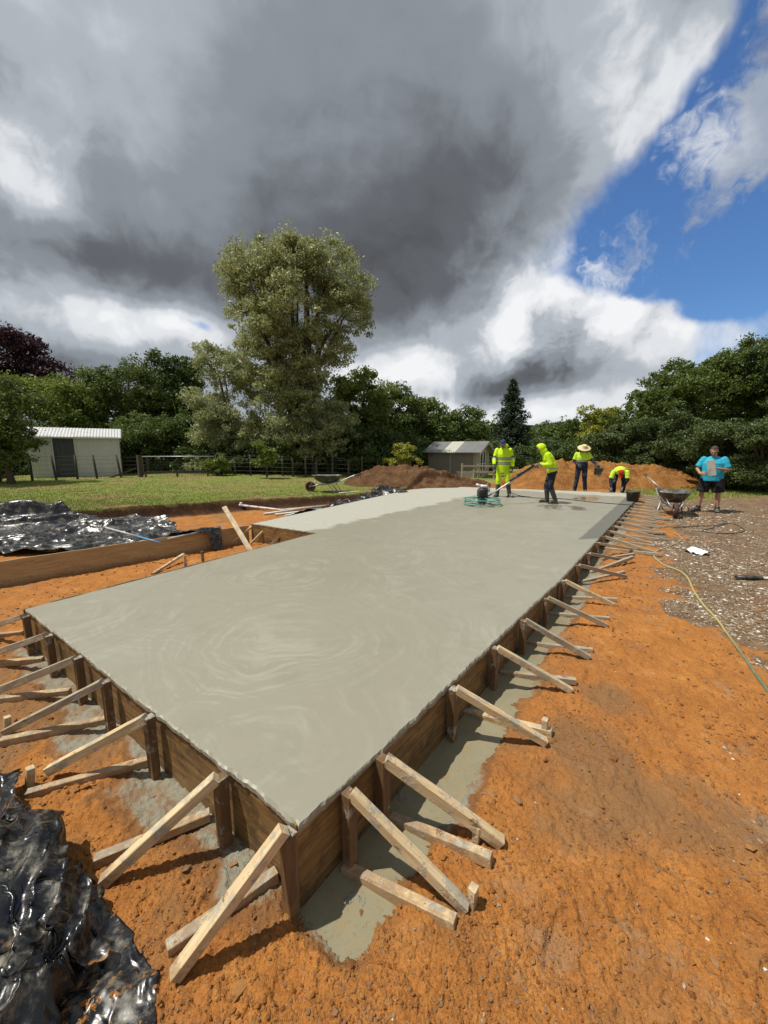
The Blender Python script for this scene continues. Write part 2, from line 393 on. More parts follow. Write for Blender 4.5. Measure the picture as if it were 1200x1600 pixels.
def m_ground(N, bs):
    pos = N.new('ShaderNodeNewGeometry').outputs['Position']
    g, gv, ce, dk = N.attr('grass'), N.attr('gravel'), N.attr('cement'), N.attr('dark')
    n0 = N.noise(pos, .9, 5, .6); n1 = N.noise(pos, 5, 6, .62); n2 = N.noise(pos, 26, 6, .65); n3 = N.noise(pos, 110, 4, .6)
    clay = N.ramp(n1, [(.25, (.27, .102, .023)), (.45, (.365, .142, .029)), (.6, (.43, .175, .038)), (.78, (.49, .245, .085))])
    clay = N.mix(N.sm(n0, .35, .7, 0, .55), clay, (.33, .13, .038))
    clay = N.mix(N.sm(n2, .52, .68, 0, .6), clay, (.24, .10, .028))
    clay = N.mix(N.sm(N.noise(pos, 60, 5, .7), .60, .70, 0, .6), clay, (.55, .32, .15))
    clay = N.mix(N.sm(n3, .52, .66, 0, .55), clay, (.17, .075, .028)); clay = N.mix(N.sm(N.noise(pos, 190, 3, .6), .60, .70, 0, .5), clay, (.60, .38, .18))
    clay = N.mix(N.m('MULTIPLY', dk, .6), clay, (.17, .11, .058))
    dry = N.sm(N.noise(pos, 2.2, 6, .7), .56, .68, 0, .55)
    clay = N.mix(dry, clay, (.30, .20, .115))
    # far clay in the pit is browner
    yv = N.xyz(pos)
    # gravel, crushed shell on brown soil
    vd = N.vor(pos, 46, 'F1', 'Color'); vr = N.xyz(vd)[0]
    ved = N.vor(pos, 46, 'F1', 'Distance')
    st = N.ramp(vr, [(0, (.07, .042, .024)), (.40, (.125, .082, .048)), (.66, (.19, .135, .085)), (.86, (.29, .235, .17)), (.97, (.58, .54, .47))])
    soil = N.mix(N.sm(n1, .4, .62), (.125, .072, .036), (.205, .14, .082))
    soil = N.mix(N.sm(N.noise(pos, 1.6, 5, .6), .5, .62, 0, .6), soil, (.23, .115, .045))
    grav = N.mix(N.sm(ved, .35, .6), st, soil)
    grav = N.mix(N.sm(n2, .42, .6, 0, .65), grav, soil)
    gmask = N.sm(N.m('ADD', gv, N.m('MULTIPLY', N.m('SUBTRACT', n2, .5), .9)), .35, .65)
    c = N.mix(gmask, clay, grav)
    cem = N.mix(n2, (.19, .175, .125), (.33, .31, .24))
    cem = N.mix(N.sm(n1, .48, .62, 0, .7), cem, (.24, .12, .045))
    cm = N.sm(N.m('ADD', ce, N.m('ADD', N.m('MULTIPLY', N.m('SUBTRACT', n1, .5), 1.1), N.m('MULTIPLY', N.m('SUBTRACT', n2, .5), .7))), .40, .70)
    c = N.mix(cm, c, cem)
    c = N.mix(N.m('MULTIPLY', N.sm(N.m('ADD', ce, N.m('MULTIPLY', N.m('SUBTRACT', n2, .5), .5)), .12, .32), N.m('SUBTRACT', .75, N.m('MULTIPLY', cm, .75))), c, (.17, .085, .035))
    # lawn soil under the blades
    la = N.mix(N.noise(pos, 1.1, 6, .65), (.14, .20, .035), (.27, .28, .07))
    la = N.mix(N.sm(N.noise(N.vm('MULTIPLY', pos, (.6, 1.6, 1)), .7, 6, .65), .46, .60, 0, .85), la, (.28, .20, .085))
    la = N.mix(N.sm(n3, .4, .65, 0, .4), la, (.06, .085, .015))
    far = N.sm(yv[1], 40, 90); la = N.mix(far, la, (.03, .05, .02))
    c = N.mix(g, c, la)
    # steep bank: raw topsoil
    nz = N.xyz(N.new('ShaderNodeNewGeometry').outputs['True Normal'])[2]
    bank = N.m('MULTIPLY', N.attr('bank'), N.sm(n1, .2, .5, .6, 1))
    c = N.mix(bank, c, (.055, .026, .013))
    N.put(bs.inputs['Base Color'], c)
    N.put(bs.inputs['Roughness'], N.m('SUBTRACT', .97, N.m('MULTIPLY', cm, .15))); bs.inputs['Specular IOR Level'].default_value = .25
    b = N.new('ShaderNodeBump'); b.inputs['Distance'].default_value = .014; b.inputs['Strength'].default_value = 1.0
    hgt = N.m('ADD', N.m('MULTIPLY', n2, 1.3), N.m('MULTIPLY', n3, .55)); hgt = N.m('SUBTRACT', hgt, N.m('MULTIPLY', N.m('MULTIPLY', ved, gmask), .6))
    N.put(b.inputs['Height'], hgt); N.l.new(b.outputs[0], bs.inputs['Normal'])
M_GROUND = material('clay_ground', m_ground)

def m_concrete(N, bs):
    tc = N.new('ShaderNodeTexCoord').outputs['Object']      # X = away from right edge (negative inside), Y = along
    x, y, z = N.xyz(tc)
    big = N.noise(tc, .55, 4, .5); mid = N.noise(tc, 2.6, 5, .6); fine = N.noise(tc, 70, 4, .6); grit = N.noise(tc, 260, 3, .6)
    wob = N.noise(tc, 1.1, 3, .5, out='Color'); wp = N.vm('ADD', tc, N.vm('SCALE', N.vm('SUBTRACT', wob, (.5, .5, .5)), .55))
    # trowel arcs: concentric rings round a scatter of centres, each cell its own centre
    def arcs(scale, freq, off):
        p = N.vm('ADD', wp, off)
        v = N.new('ShaderNodeTexVoronoi'); v.feature = 'F1'; N.put(v.inputs['Vector'], p); v.inputs['Scale'].default_value = scale; v.inputs['Randomness'].default_value = .9
        d = v.outputs['Distance']
        return N.noise(N.comb(N.m('MULTIPLY', d, freq), N.m('MULTIPLY', N.noise(tc, 1.6, 2), 2.6), 0), 1.0, 4, .65), d
    a1, d1 = arcs(.55, 38, (0, 0, 0)); a2, d2 = arcs(.95, 30, (3.7, 1.3, 0)); a3, d3 = arcs(.36, 62, (9.1, 4.4, 0))
    sw = N.m('ADD', N.m('MULTIPLY', a1, .5), N.m('ADD', N.m('MULTIPLY', a2, .25), N.m('MULTIPLY', a3, .25)))
    strk = N.sm(sw, .47, .62)
    amt = N.sm(N.noise(tc, .9, 4, .6), .38, .62, .15, 1)
    # masks
    edgen = N.m('MULTIPLY', N.m('SUBTRACT', N.noise(tc, 1.7, 5, .6), .5), 1.0)
    pale = N.sm(N.m('ADD', N.m('MULTIPLY', x, -1), edgen), 4.22, 4.42)
    pale = N.m('MAXIMUM', pale, N.sm(N.m('ADD', y, N.m('MULTIPLY', edgen, 1.4)), 13.7, 14.1))
    xs = x
    strip = N.m('MULTIPLY', N.sm(N.m('ADD', xs, N.m('MULTIPLY', edgen, .06)), -.17, -.12), N.sm(N.m('ADD', y, N.m('MULTIPLY', xs, -1.2)), 6.4, 6.5))
    c = N.mix(big, (.240, .224, .168), (.290, .276, .212))
    c = N.mix(N.m('MULTIPLY', N.m('MULTIPLY', strk, amt), .36), c, (.40, .39, .325))
    c = N.mix(N.sm(mid, .48, .72, 0, .35), c, (.205, .195, .145))
    c = N.mix(N.sm(fine, .5, .8, 0, .25), c, (.22, .22, .17))
    pc = N.mix(N.noise(tc, 9, 6, .7), (.30, .295, .245), (.47, .46, .39))
    pc = N.mix(N.sm(N.noise(tc, 30, 4, .6), .55, .7, 0, .5), pc, (.34, .33, .27))
    c = N.mix(pale, c, pc)
    sc = N.mix(N.noise(tc, 30, 5, .7), (.06, .06, .05), (.21, .205, .165))
    c = N.mix(strip, c, sc)
    # wet patches near the workers and bleed-water sheen
    def patch(cx, cy, rx, ry):
        dx = N.m('DIVIDE', N.m('SUBTRACT', x, cx), rx); dy = N.m('DIVIDE', N.m('SUBTRACT', y, cy), ry)
        r = N.m('SQRT', N.m('ADD', N.m('MULTIPLY', dx, dx), N.m('MULTIPLY', dy, dy)))
        return N.sm(N.m('ADD', r, N.m('MULTIPLY', N.m('SUBTRACT', N.noise(tc, 3.5, 4, .6), .5), 1.5)), .95, .75)
    wet = patch(-1.2, 10.2, .7, .6)
    for q in ((-1.1, 12.7, .4, .8), (-2.0, 11.4, .3, .4)): wet = N.m('MAXIMUM', wet, patch(*q))
    c = N.mix(N.m('MULTIPLY', wet, .45), c, (.17, .165, .13))
    N.put(bs.inputs['Base Color'], c)
    ro = N.m('ADD', .33, N.m('MULTIPLY', N.m('ADD', mid, N.m('MULTIPLY', strk, .25)), .22))
    ro = N.m('ADD', ro, N.m('MULTIPLY', N.m('MAXIMUM', pale, strip), .35)); ro = N.m('MULTIPLY', ro, N.m('SUBTRACT', 1, N.m('MULTIPLY', wet, .88)), clamp=True)
    N.put(bs.inputs['Roughness'], ro); bs.inputs['Specular IOR Level'].default_value = .45
    b = N.new('ShaderNodeBump'); b.inputs['Distance'].default_value = .006; b.inputs['Strength'].default_value = .8
    rs = N.m('MAXIMUM', pale, strip)
    h = N.m('ADD', N.m('MULTIPLY', N.m('MULTIPLY', sw, amt), .9), N.m('ADD', N.m('MULTIPLY', fine, .14), N.m('MULTIPLY', grit, .05)))
    h = N.m('ADD', h, N.m('MULTIPLY', rs, N.m('MULTIPLY', N.noise(tc, 35, 5, .7), 2.4)))
    h = N.m('MULTIPLY', h, N.m('SUBTRACT', 1, wet))
    N.put(b.inputs['Height'], h); N.l.new(b.outputs[0], bs.inputs['Normal'])
M_CONC = material('wet_concrete', m_concrete)

def m_wood(N, bs, light=(.50, .36, .20), dark=(.27, .16, .07), cement=.5, mud=.4, wet=.0, grey=0.0):
    tc = N.new('ShaderNodeTexCoord').outputs['Object']; rnd = N.new('ShaderNodeObjectInfo').outputs['Random']
    off = N.m('MULTIPLY', rnd, 37.0)
    p = N.vm('ADD', tc, N.comb(off, off, off))
    gp = N.vm('MULTIPLY', p, (1.1, 14, 14))
    g1 = N.noise(gp, 2.2, 6, .65, .8); g2 = N.noise(N.vm('MULTIPLY', p, (3, 90, 90)), 1.5, 3, .6)
    c = N.mix(N.sm(g1, .3, .72), light, dark)
    c = N.mix(N.sm(g2, .45, .75, 0, .45), c, tuple(v*.5 for v in dark))
    c = N.mix(N.m('MULTIPLY', rnd, .35), c, tuple(v*.55 for v in light))
    kn = N.vor(N.vm('MULTIPLY', p, (3.2, 16, 16)), 1.0, 'F1'); c = N.mix(N.sm(kn, .10, .02), c, (.09, .045, .02))
    if grey: c = N.mix(grey, c, (.25, .235, .20))
    n = N.noise(p, 9, 6, .7); n4 = N.noise(p, 24, 6, .72)
    wn = N.xyz(N.new('ShaderNodeNewGeometry').outputs['Normal'])[2]
    cm = N.sm(N.m('ADD', n, N.m('MULTIPLY', wn, .06)), .66-cement*.26, .70-cement*.14)
    c = N.mix(N.m('MULTIPLY', cm, .85), c, N.mix(n4, (.20, .195, .15), (.46, .445, .37)))
    md = N.sm(N.m('ADD', N.noise(p, 13, 6, .75), N.m('MULTIPLY', wn, .02)), .70-mud*.22, .75-mud*.18)
    pz = N.xyz(N.new('ShaderNodeNewGeometry').outputs['Position'])[2]
    md = N.m('MAXIMUM', md, N.m('MULTIPLY', N.sm(N.m('ADD', pz, N.m('MULTIPLY', N.m('SUBTRACT', n4, .5), .34)), -.29, -.38), .6))
    c = N.mix(md, c, N.mix(n4, (.17, .08, .03), (.36, .19, .08)))
    N.put(bs.inputs['Base Color'], c); N.put(bs.inputs['Roughness'], N.m('ADD', .62-wet*.3, N.m('MULTIPLY', n, .3)))
    b = N.new('ShaderNodeBump'); b.inputs['Distance'].default_value = .004; b.inputs['Strength'].default_value = .9
    N.put(b.inputs['Height'], N.m('ADD', N.m('MULTIPLY', g2, .35), N.m('ADD', N.m('MULTIPLY', cm, .5), N.m('MULTIPLY', N.m('MAXIMUM', md, 0), N.m('ADD', .5, n4)))))
    N.l.new(b.outputs[0], bs.inputs['Normal'])
M_WPALE = material('pale_sawn_timber', m_wood, light=(.72, .56, .34), dark=(.50, .35, .17), cement=.56, mud=.38)
M_WGREY = material('weathered_sawn_timber', m_wood, light=(.44, .355, .24), dark=(.25, .19, .12), cement=.55, mud=.40)
M_WDARK = material('damp_stake_timber', m_wood, light=(.20, .115, .05), dark=(.10, .055, .025), cement=.42, mud=.3, wet=.5)
M_WYEL = material('treated_board_timber', m_wood, light=(.52, .38, .19), dark=(.34, .225, .095), cement=.2, mud=.14)
def m_board(N, bs):
    tc = N.new('ShaderNodeTexCoord').outputs['Object']; rnd = N.new('ShaderNodeObjectInfo').outputs['Random']
    off = N.m('MULTIPLY', rnd, 23.0); p = N.vm('ADD', tc, N.comb(off, 0, off))
    z = N.xyz(tc)[2]
    g1 = N.noise(N.vm('MULTIPLY', p, (1.2, 9, 14)), 2.6, 8, .72, .15)
    c = N.ramp(g1, [(.25, (.07, .034, .012)), (.45, (.16, .088, .030)), (.6, (.27, .160, .052)), (.8, (.38, .25, .10))])
    n = N.noise(p, 6, 6, .7); dr = N.noise(N.vm('MULTIPLY', p, (22, 22, 2.2)), 1.0, 5, .65)
    top = N.sm(z, -.05, .20)
    run = N.sm(N.m('ADD', dr, N.m('MULTIPLY', top, .22)), .62, .74)
    c = N.mix(N.m('MULTIPLY', run, .8), c, N.mix(n, (.13, .13, .10), (.26, .26, .205)))
    c = N.mix(N.sm(N.noise(p, 4, 7, .7), .47, .62, 0, .75), c, (.050, .032, .016))
    N.put(bs.inputs['Base Color'], c); N.put(bs.inputs['Roughness'], N.m('ADD', .35, N.m('MULTIPLY', n, .4)))
    b = N.new('ShaderNodeBump'); b.inputs['Distance'].default_value = .004
    N.put(b.inputs['Height'], N.m('ADD', N.m('MULTIPLY', g1, .6), run)); N.l.new(b.outputs[0], bs.inputs['Normal'])
M_BOARD = material('formwork_plywood', m_board)
def m_slurry(N, bs):
    pos = N.new('ShaderNodeNewGeometry').outputs['Position']
    n = N.noise(pos, 3.5, 5, .6, .8); n2 = N.noise(pos, 14, 5, .7)
    c = N.mix(n, (.175, .155, .09), (.285, .262, .175)); c = N.mix(N.sm(n2, .50, .70, 0, .7), c, (.30, .20, .095)); c = N.mix(N.sm(N.noise(pos, 45, 4, .7), .56, .66, 0, .5), c, (.22, .14, .07))
    N.put(bs.inputs['Base Color'], c)
    N.put(bs.inputs['Roughness'], N.sm(n2, .45, .75, .06, .22)); bs.inputs['IOR'].default_value = 1.35
    b = N.new('ShaderNodeBump'); b.inputs['Distance'].default_value = .0015; N.put(b.inputs['Height'], n2); N.l.new(b.outputs[0], bs.inputs['Normal'])
M_SLURRY = material('milky_slurry', m_slurry)
def m_plastic(N, bs, dust=.35):
    pos = N.new('ShaderNodeTexCoord').outputs['Object']
    n = N.noise(pos, 7, 7, .72); n2 = N.noise(pos, 32, 6, .7); nz = N.xyz(N.new('ShaderNodeNewGeometry').outputs['Normal'])[2]
    d = N.sm(N.m('ADD', N.m('MULTIPLY', n, .7), N.m('MULTIPLY', n2, .3)), .60-dust*.16, .74-dust*.1)
    c = N.mix(N.m('MULTIPLY', d, .62), (.007, .0075, .009), N.mix(n2, (.17, .155, .12), (.38, .34, .26)))
    mud = N.sm(N.noise(pos, 4.3, 6, .7), .62, .68); c = N.mix(N.m('MULTIPLY', mud, dust), c, (.33, .16, .05))
    N.put(bs.inputs['Base Color'], c); N.put(bs.inputs['Roughness'], N.m('ADD', N.m('ADD', .20, N.m('MULTIPLY', n2, .14)), N.m('MULTIPLY', d, .35)))
    bs.inputs['Specular IOR Level'].default_value = .55
    b = N.new('ShaderNodeBump'); b.inputs['Distance'].default_value = .006; b.inputs['Strength'].default_value = .6
    N.put(b.inputs['Height'], N.m('ADD', N.noise(pos, 12, 3, .5, 1.0), N.m('MULTIPLY', N.noise(N.vm('MULTIPLY', pos, (1, 3, 1)), 9, 3, .5, 1.5, 'RIDGED_MULTIFRACTAL'), .15)));h0 = b.inputs['Height'].links[0].from_socket; wv = N.vm('ADD', pos, N.vm('SCALE', N.noise(pos, 3, 3, .5, out='Color'), .35)); e1 = N.vor(wv, 5.5, 'DISTANCE_TO_EDGE'); e2 = N.vor(wv, 13, 'DISTANCE_TO_EDGE'); N.put(b.inputs['Height'], N.m('ADD', N.m('MULTIPLY', h0, .6), N.m('ADD', N.m('MULTIPLY', e1, 3.0), N.m('MULTIPLY', e2, .7)))); N.l.new(b.outputs[0], bs.inputs['Normal'])
M_PLAST = material('black_polythene', m_plastic, dust=.72)
M_PLAST2 = material('dusty_polythene', m_plastic, dust=.8)
def m_leaf(N, bs, a=(.04, .08, .02), b_=(.10, .15, .04), c_=(.02, .04, .012), rough=.55, trans=.25, ns=.45):
    tc = N.new('ShaderNodeTexCoord').outputs['Object']
    ri = N.new('ShaderNodeNewGeometry').outputs['Random Per Island']
    n = N.noise(tc, ns, 4, .6); n2 = N.noise(tc, ns*5, 3, .6)
    c = N.mix(N.sm(n, .35, .65), a, b_); c = N.mix(N.sm(n2, .5, .72, 0, .6), c, c_)
    c = N.mix(N.m('MULTIPLY', ri, .55), c, tuple(min(1, v*1.7) for v in b_)); 
    N.put(bs.inputs['Base Color'], c); bs.inputs['Roughness'].default_value = rough; bs.inputs['Specular IOR Level'].default_value = .35
    tr = N.new('ShaderNodeBsdfTranslucent'); N.put(tr.inputs[0], c); mx = N.new('ShaderNodeMixShader'); mx.inputs[0].default_value = trans
    N.l.new(bs.outputs[0], mx.inputs[1]); N.l.new(tr.outputs[0], mx.inputs[2]); N.l.new(mx.outputs[0], N.n['Material Output'].inputs[0])
LEAF = {
 'silver': material('silver_leaf', m_leaf, a=(.17, .20, .085), b_=(.34, .36, .165), c_=(.07, .10, .045), rough=.45, trans=.35),
 'dark': material('dark_leaf', m_leaf, a=(.038, .064, .016), b_=(.078, .118, .028), c_=(.018, .032, .010)),
 'mid': material('mid_green_leaf', m_leaf, a=(.055, .088, .018), b_=(.115, .155, .032), c_=(.022, .040, .010), trans=.32),
 'bright': material('bright_green_leaf', m_leaf, trans=.32, a=(.09, .13, .022), b_=(.18, .23, .04), c_=(.03, .055, .012)),
 'yellow': material('yellow_green_leaf', m_leaf, a=(.20, .22, .03), b_=(.32, .32, .05), c_=(.10, .13, .02)),
 'purple': material('purple_leaf', m_leaf, a=(.022, .010, .014), b_=(.050, .018, .026), c_=(.010, .005, .008)),
 'pine': material('pine_needle', m_leaf, a=(.014, .028, .012), b_=(.028, .048, .018), c_=(.008, .014, .007), trans=.1),
 'macro': material('cypress_leaf', m_leaf, a=(.042, .064, .019), b_=(.088, .122, .034), c_=(.013, .022, .008), trans=.15, ns=.8),
}
M_BARK = simple('tree_bark', (.085, .062, .045), .9, var=.4, scale=5, bump=.02, bscale=12)
M_STEEL = simple('galvanised_steel', (.45, .46, .46), .45, .7, var=.15, dirt=.3, dirtcol=(.30, .29, .25))
M_PVC = simple('white_pvc', (.66, .64, .58), .45, var=.08, dirt=.35, dirtcol=(.35, .24, .14))
M_BLACKP = simple('black_plastic', (.018, .018, .02), .45, var=.3, dirt=.35, dirtcol=(.16, .15, .12))
M_RUST = simple('rusty_wheel', (.075, .035, .025), .8, var=.4, scale=20, bump=.003)
M_RUBBER = simple('rubber', (.025, .024, .023), .7, var=.3, dirt=.4, dirtcol=(.15, .13, .10))
M_POST = simple('weathered_post', (.065, .052, .040), .9, var=.35, scale=6, bump=.004)
M_WIRE = simple('fence_wire', (.10, .10, .095), .6, .3)
# ------------------------------------------------------------------ ground
def build_ground():
    th = np.concatenate([np.radians(np.linspace(-180, -64, 40, endpoint=False)), np.radians(np.linspace(-64, 64, 640)), np.radians(np.linspace(64, 180, 41)[1:-1])])
    r = np.concatenate([[.02, .3], np.geomspace(.62, 22, 800), np.geomspace(22.3, 700, 120)])
    nr, nt = len(r), len(th)
    X = r[:, None]*np.sin(th)[None]; Y = r[:, None]*np.cos(th)[None]
    x = X.ravel(); y = Y.ravel(); z = zground(x, y)
    i = np.arange(nr-1)[:, None]; j = np.arange(nt)[None]; j2 = (j+1) % nt
    f = np.stack([i*nt+j, (i+1)*nt+j, (i+1)*nt+j2, i*nt+j2], -1).reshape(-1, 4)[:, ::-1]
    # nothing lies under the slab
    cx = x[f].mean(1); cy = y[f].mean(1)
    c = np.mean(SLAB, 0); poly = [p+(c-p)/np.linalg.norm(c-p)*.5 for p in SLAB]
    ok = np.ones(len(f), bool)
    hide = in_poly(cx, cy, [np.array(A)+(.1, .55), np.array(K)+(-.5, .1), np.array(R)+(-.8, -.4), np.array(L1)+(.2, -.8), np.array(L2)+(.5, -.4), np.array(ST1)+(.8, .5), np.array(B)+(.75, .1)])
    f = f[~hide]
    me = np_mesh('ground', np.stack([x, y, z], 1), f, smooth=True)
    g, gv, ce, dk = masks(x, y)
    ye = np.interp(x, LAWX, LAWY)+.16*(fbm(x*1.7, y*1.7, 3, 5)-.5)
    d = y-ye; bank = sst(-.42, -.16, d)*(1-sst(.06, .14, d))*(1-sst(2, 4, x))
    for nm, a in (('grass', g), ('gravel', gv), ('cement', ce), ('dark', dk), ('bank', bank)):
        at = me.attributes.new(nm, 'FLOAT', 'POINT'); at.data.foreach_set('value', np.asarray(a, np.float32))
    o = link('ground', me, M_GROUND); tag(o, kind='structure')
build_ground()

def local_frame(P, Q):
    d = Vector((*(np.array(Q)-np.array(P)), 0)).normalized()
    return d
# ------------------------------------------------------------------ concrete slab
def s2w(s, t, z=0): return Vector((A[0]+Nn[0]*s+E[0]*t, A[1]+Nn[1]*s+E[1]*t, z))
def w2s(p): r = np.array(p[:2])-A; return float(r@Nn), float(r@E)
def build_slab():
    rnd = random.Random(3)
    pts = []
    n = len(SLAB)
    for i in range(n):
        P, Q = SLAB[i], SLAB[(i+1) % n]; L = np.linalg.norm(Q-P); d = (Q-P)/L; nn = np.array([d[1], -d[0]])
        step = .012 if (i in (0, 7)) else .05
        m = int(L/step)
        for k in range(m):
            tt = k*L/m
            wob = .009*(fbm(np.array([tt*9.0]), np.array([i*7.0]), 4, 50)[0]-.5)*2+.012*(fbm(np.array([tt*40.0]), np.array([i*9.0]), 3, 55)[0]-.5)+.010*(vnoise(np.array([tt*2.2]), np.array([i*3.0]), 60)[0]-.5)
            if i in (4, 5): wob *= 3
            q = P+d*tt+nn*(wob-.006)
            pts.append((q, tt, i))
    bm = bmesh.new(); top = []; mid = []; low = []
    c = np.mean([p[0] for p in pts], 0)
    for (q, tt, i) in pts:
        s, t = w2s(q)
        inn = (c-q)/np.linalg.norm(c-q)*.012
        s2, t2 = w2s(q+inn)
        drop = .012+.018*fbm(np.array([tt*6.0]), np.array([i*5.0]), 3, 70)[0]
        top.append(bm.verts.new((s2, t2, 0))); mid.append(bm.verts.new((s, t, -.004-.012*vnoise(np.array([tt*30.0]), np.array([i*4.0]), 63)[0]))); low.append(bm.verts.new((s, t, -drop-.01)))
    bm.faces.new(top)
    m = len(top)
    for k in range(m):
        a = (k+1) % m
        for u_, v_ in ((top, mid), (mid, low)):
            f = bm.faces.new((u_[k], v_[k], v_[a], u_[a]))
    bot = bm.faces.new(low[::-1])
    me = bm_mesh('concrete_slab', bm)
    o = link('concrete_slab', me, M_CONC); o.location = (A[0], A[1], 0)
    o.rotation_euler = (0, 0, math.atan2(Nn[1], Nn[0]))
    tag(o, 'freshly poured wet grey concrete slab filling the timber formwork', 'concrete slab')
build_slab()

# ------------------------------------------------------------------ formwork
BT = .022
def board(P, Q, z0, z1, label, top=-.006, mat=None, off=0.0, group='boards holding the edge of the slab', side=1, name='formwork_board'):
    """upright sheet of ply whose inner face lies on PQ; outside is to the right of P->Q (side 1)"""
    P = np.array(P, float); Q = np.array(Q, float); d = (Q-P)/np.linalg.norm(Q-P); nn = np.array([d[1], -d[0]])*side
    L = float(np.linalg.norm(Q-P)); h0 = top-z0; h1 = top-z1
    bm = bmesh.new(); n = max(2, int(L/.05)); rows = []
    for i in range(n+1):
        x = L*i/n; h = h0+(h1-h0)*i/n
        j = .004*(vnoise(np.array([x*7]), np.array([L]), 80)[0]-.5)*2
        rows.append([bm.verts.new((x, yy*side*-1, zz)) for (yy, zz) in ((-BT, -h-.10), (-BT, j), (0, j), (0, -h-.10))])
    for i in range(n):
        for k in range(4): bm.faces.new((rows[i][k], rows[i][(k+1) % 4], rows[i+1][(k+1) % 4], rows[i+1][k]))
    bm.faces.new(rows[0]); bm.faces.new(rows[-1])
    for v in bm.verts: v.co.y += 0
    o = link(name, bm_mesh(name, bm), mat or M_BOARD)
    q = P+nn*off
    o.location = (q[0], q[1], top); o.rotation_euler = (0, 0, math.atan2(d[1], d[0]))
    tag(o, label, 'board', group); return o
# boards: inner face at the slab outline moved BT inward, so the wet edge just laps the board's top
def right_pt(t):            # point on the right-hand outline at arclength t from the corner, and outward normal
    LK = np.linalg.norm(K-A)
    if t < LK: d = (K-A)/LK; p = A+d*t
    else: d = (R-K)/np.linalg.norm(R-K); p = K+d*(t-LK)
    return p, np.array([d[1], -d[0]]), d
def front_pt(t):
    d = (B-A)/np.linalg.norm(B-A); return A+d*t, np.array([-d[1], d[0]]), d
def wall_run(fn, t0, t1, label, off):
    p, n_, d = fn(t0); q, _, _ = fn(t1)
    z0 = float(zbase(*(p+n_*.12))); z1 = float(zbase(*(q+n_*.12)))
    return board(p-n_*0, q, z0-.03, z1-.03, label, off=off, side=(1 if fn is right_pt else -1))
LR = float(np.linalg.norm(K-A)+np.linalg.norm(R-K)); LK = float(np.linalg.norm(K-A)); LF = float(np.linalg.norm(B-A))
wall_run(right_pt, 0.0, 1.22, 'short stained board beside the slurry pool at the near slab corner', -.0225)
wall_run(right_pt, 1.222, LK, 'second board from the near corner along the right slab edge', -.026)
wall_run(right_pt, LK+.002, LK+4.6, 'middle plywood board along the right edge, before the dark rough strip of slab', -.0225)
wall_run(right_pt, LK+4.602, LR, 'farthest board on the right edge, ending by the black bucket', -.0225)
wall_run(front_pt, 0.024, 1.70, 'wet brown board on the front edge, right half next to the near corner', -.0225)
wall_run(front_pt, 1.702, LF, 'brown board on the front edge reaching the far left corner of the slab', -.026)
board(ST1, B, -.40, -.40, 'board along the left side of the slab, between the step and the left corner', off=-.0225, side=-1)
board(ST2, ST1, -.42, -.42, 'dark board closing the stepped recess on the left of the slab', off=-.0225, side=-1)
p0, p1 = ST2, L2; zb = float(zbase(*p0))
board(ST2-(L2-ST2)*0, L2, -.34, -.2, 'low board along the far left edge behind the step', off=-.0225, side=-1)

def brace(top, foot, sa, sb, zt=-.01, label='', mats=None, w=.044, h=.050, peg=None, out=None, stakew=.052, under=False, group='timber braces propping the formwork'):
    """stake against the board, sloping strut, ground strut and a peg that holds them"""
    org = Vector((top.x, top.y, zg(top.x, top.y)))
    t = thing('formwork_brace', org, label, 'timber brace', group)
    mats = mats or (M_WPALE, M_WPALE, M_WDARK, M_WPALE)
    o2 = Vector((out[0], out[1], 0))
    st_top = Vector((top.x, top.y, 0))
    side = Vector((-o2.y, o2.x, 0))
    if True:
        c = st_top+o2*.028
        beam('stake', Vector((c.x, c.y, org.z-.08)), Vector((c.x, c.y, -.012+random.uniform(-.015, .01))), stakew, .05, mats[2], t, org, upv=(o2.x, o2.y, 0))
    # sloping strut fixed at the stake's flank
    a = st_top+o2*.045+side*.0+Vector((0, 0, zt))
    beam('sloping_strut', a, foot+Vector((0, 0, h*.35)), w, h, mats[0], t, org)
    if sa is not None:
        beam('ground_strut', sa, sb, w, h*1.0, mats[1], t, org)
    if peg is not None:
        lean = Vector((random.uniform(-.02, .02), random.uniform(-.02, .02), 0))
        beam('peg', Vector((peg.x, peg.y, zg(peg.x, peg.y)-.08)), Vector((peg.x, peg.y, zg(peg.x, peg.y)+.09+random.uniform(-.02, .03)))+lean, .04, .036, mats[3], t, org, upv=(o2.x, o2.y, 0))
    return t
def onground(u, v, up=.02):
    p = GG(u, v); return Vector((p.x, p.y, float(zbase(p.x, p.y))+up))

def snap(fn, u, v):            # nearest point of the outline to the place in the photograph
    p = G(u, v, 0); best = None
    for t in np.linspace(.03, 13, 1600):
        q, n_, d = fn(t); r = np.hypot(*(q-np.array([p.x, p.y])))
        if best is None or r < best[0]: best = (r, t, q, n_)
    return best[1], best[2], best[3]
right = [ # top, foot of sloping strut, ground strut start and end
 ((553, 1238), (728, 1425), (538, 1362), (712, 1450), (736, 1418)),
 ((606, 1186), (783, 1322), (612, 1284), (768, 1350), (744, 1312)),
 ((713, 1074), (852, 1164), (726, 1116), (862, 1150), (853, 1146)),
 ((775, 1010), (892, 1082), (782, 1055), (900, 1068), None),
 ((818, 967), (920, 1030), (824, 1008), (926, 1020), None),
 ((853, 932), (948, 980), (858, 962), (952, 970), None),
 ((880, 906), (958, 947), (884, 936), (964, 940), None),
 ((903, 882), (978, 903), (905, 912), (975, 896), None),
 ((920, 864), (977, 877), (922, 897), (988, 878), None),
 ((936, 848), (1003, 862), (940, 876), (990, 868), None)]
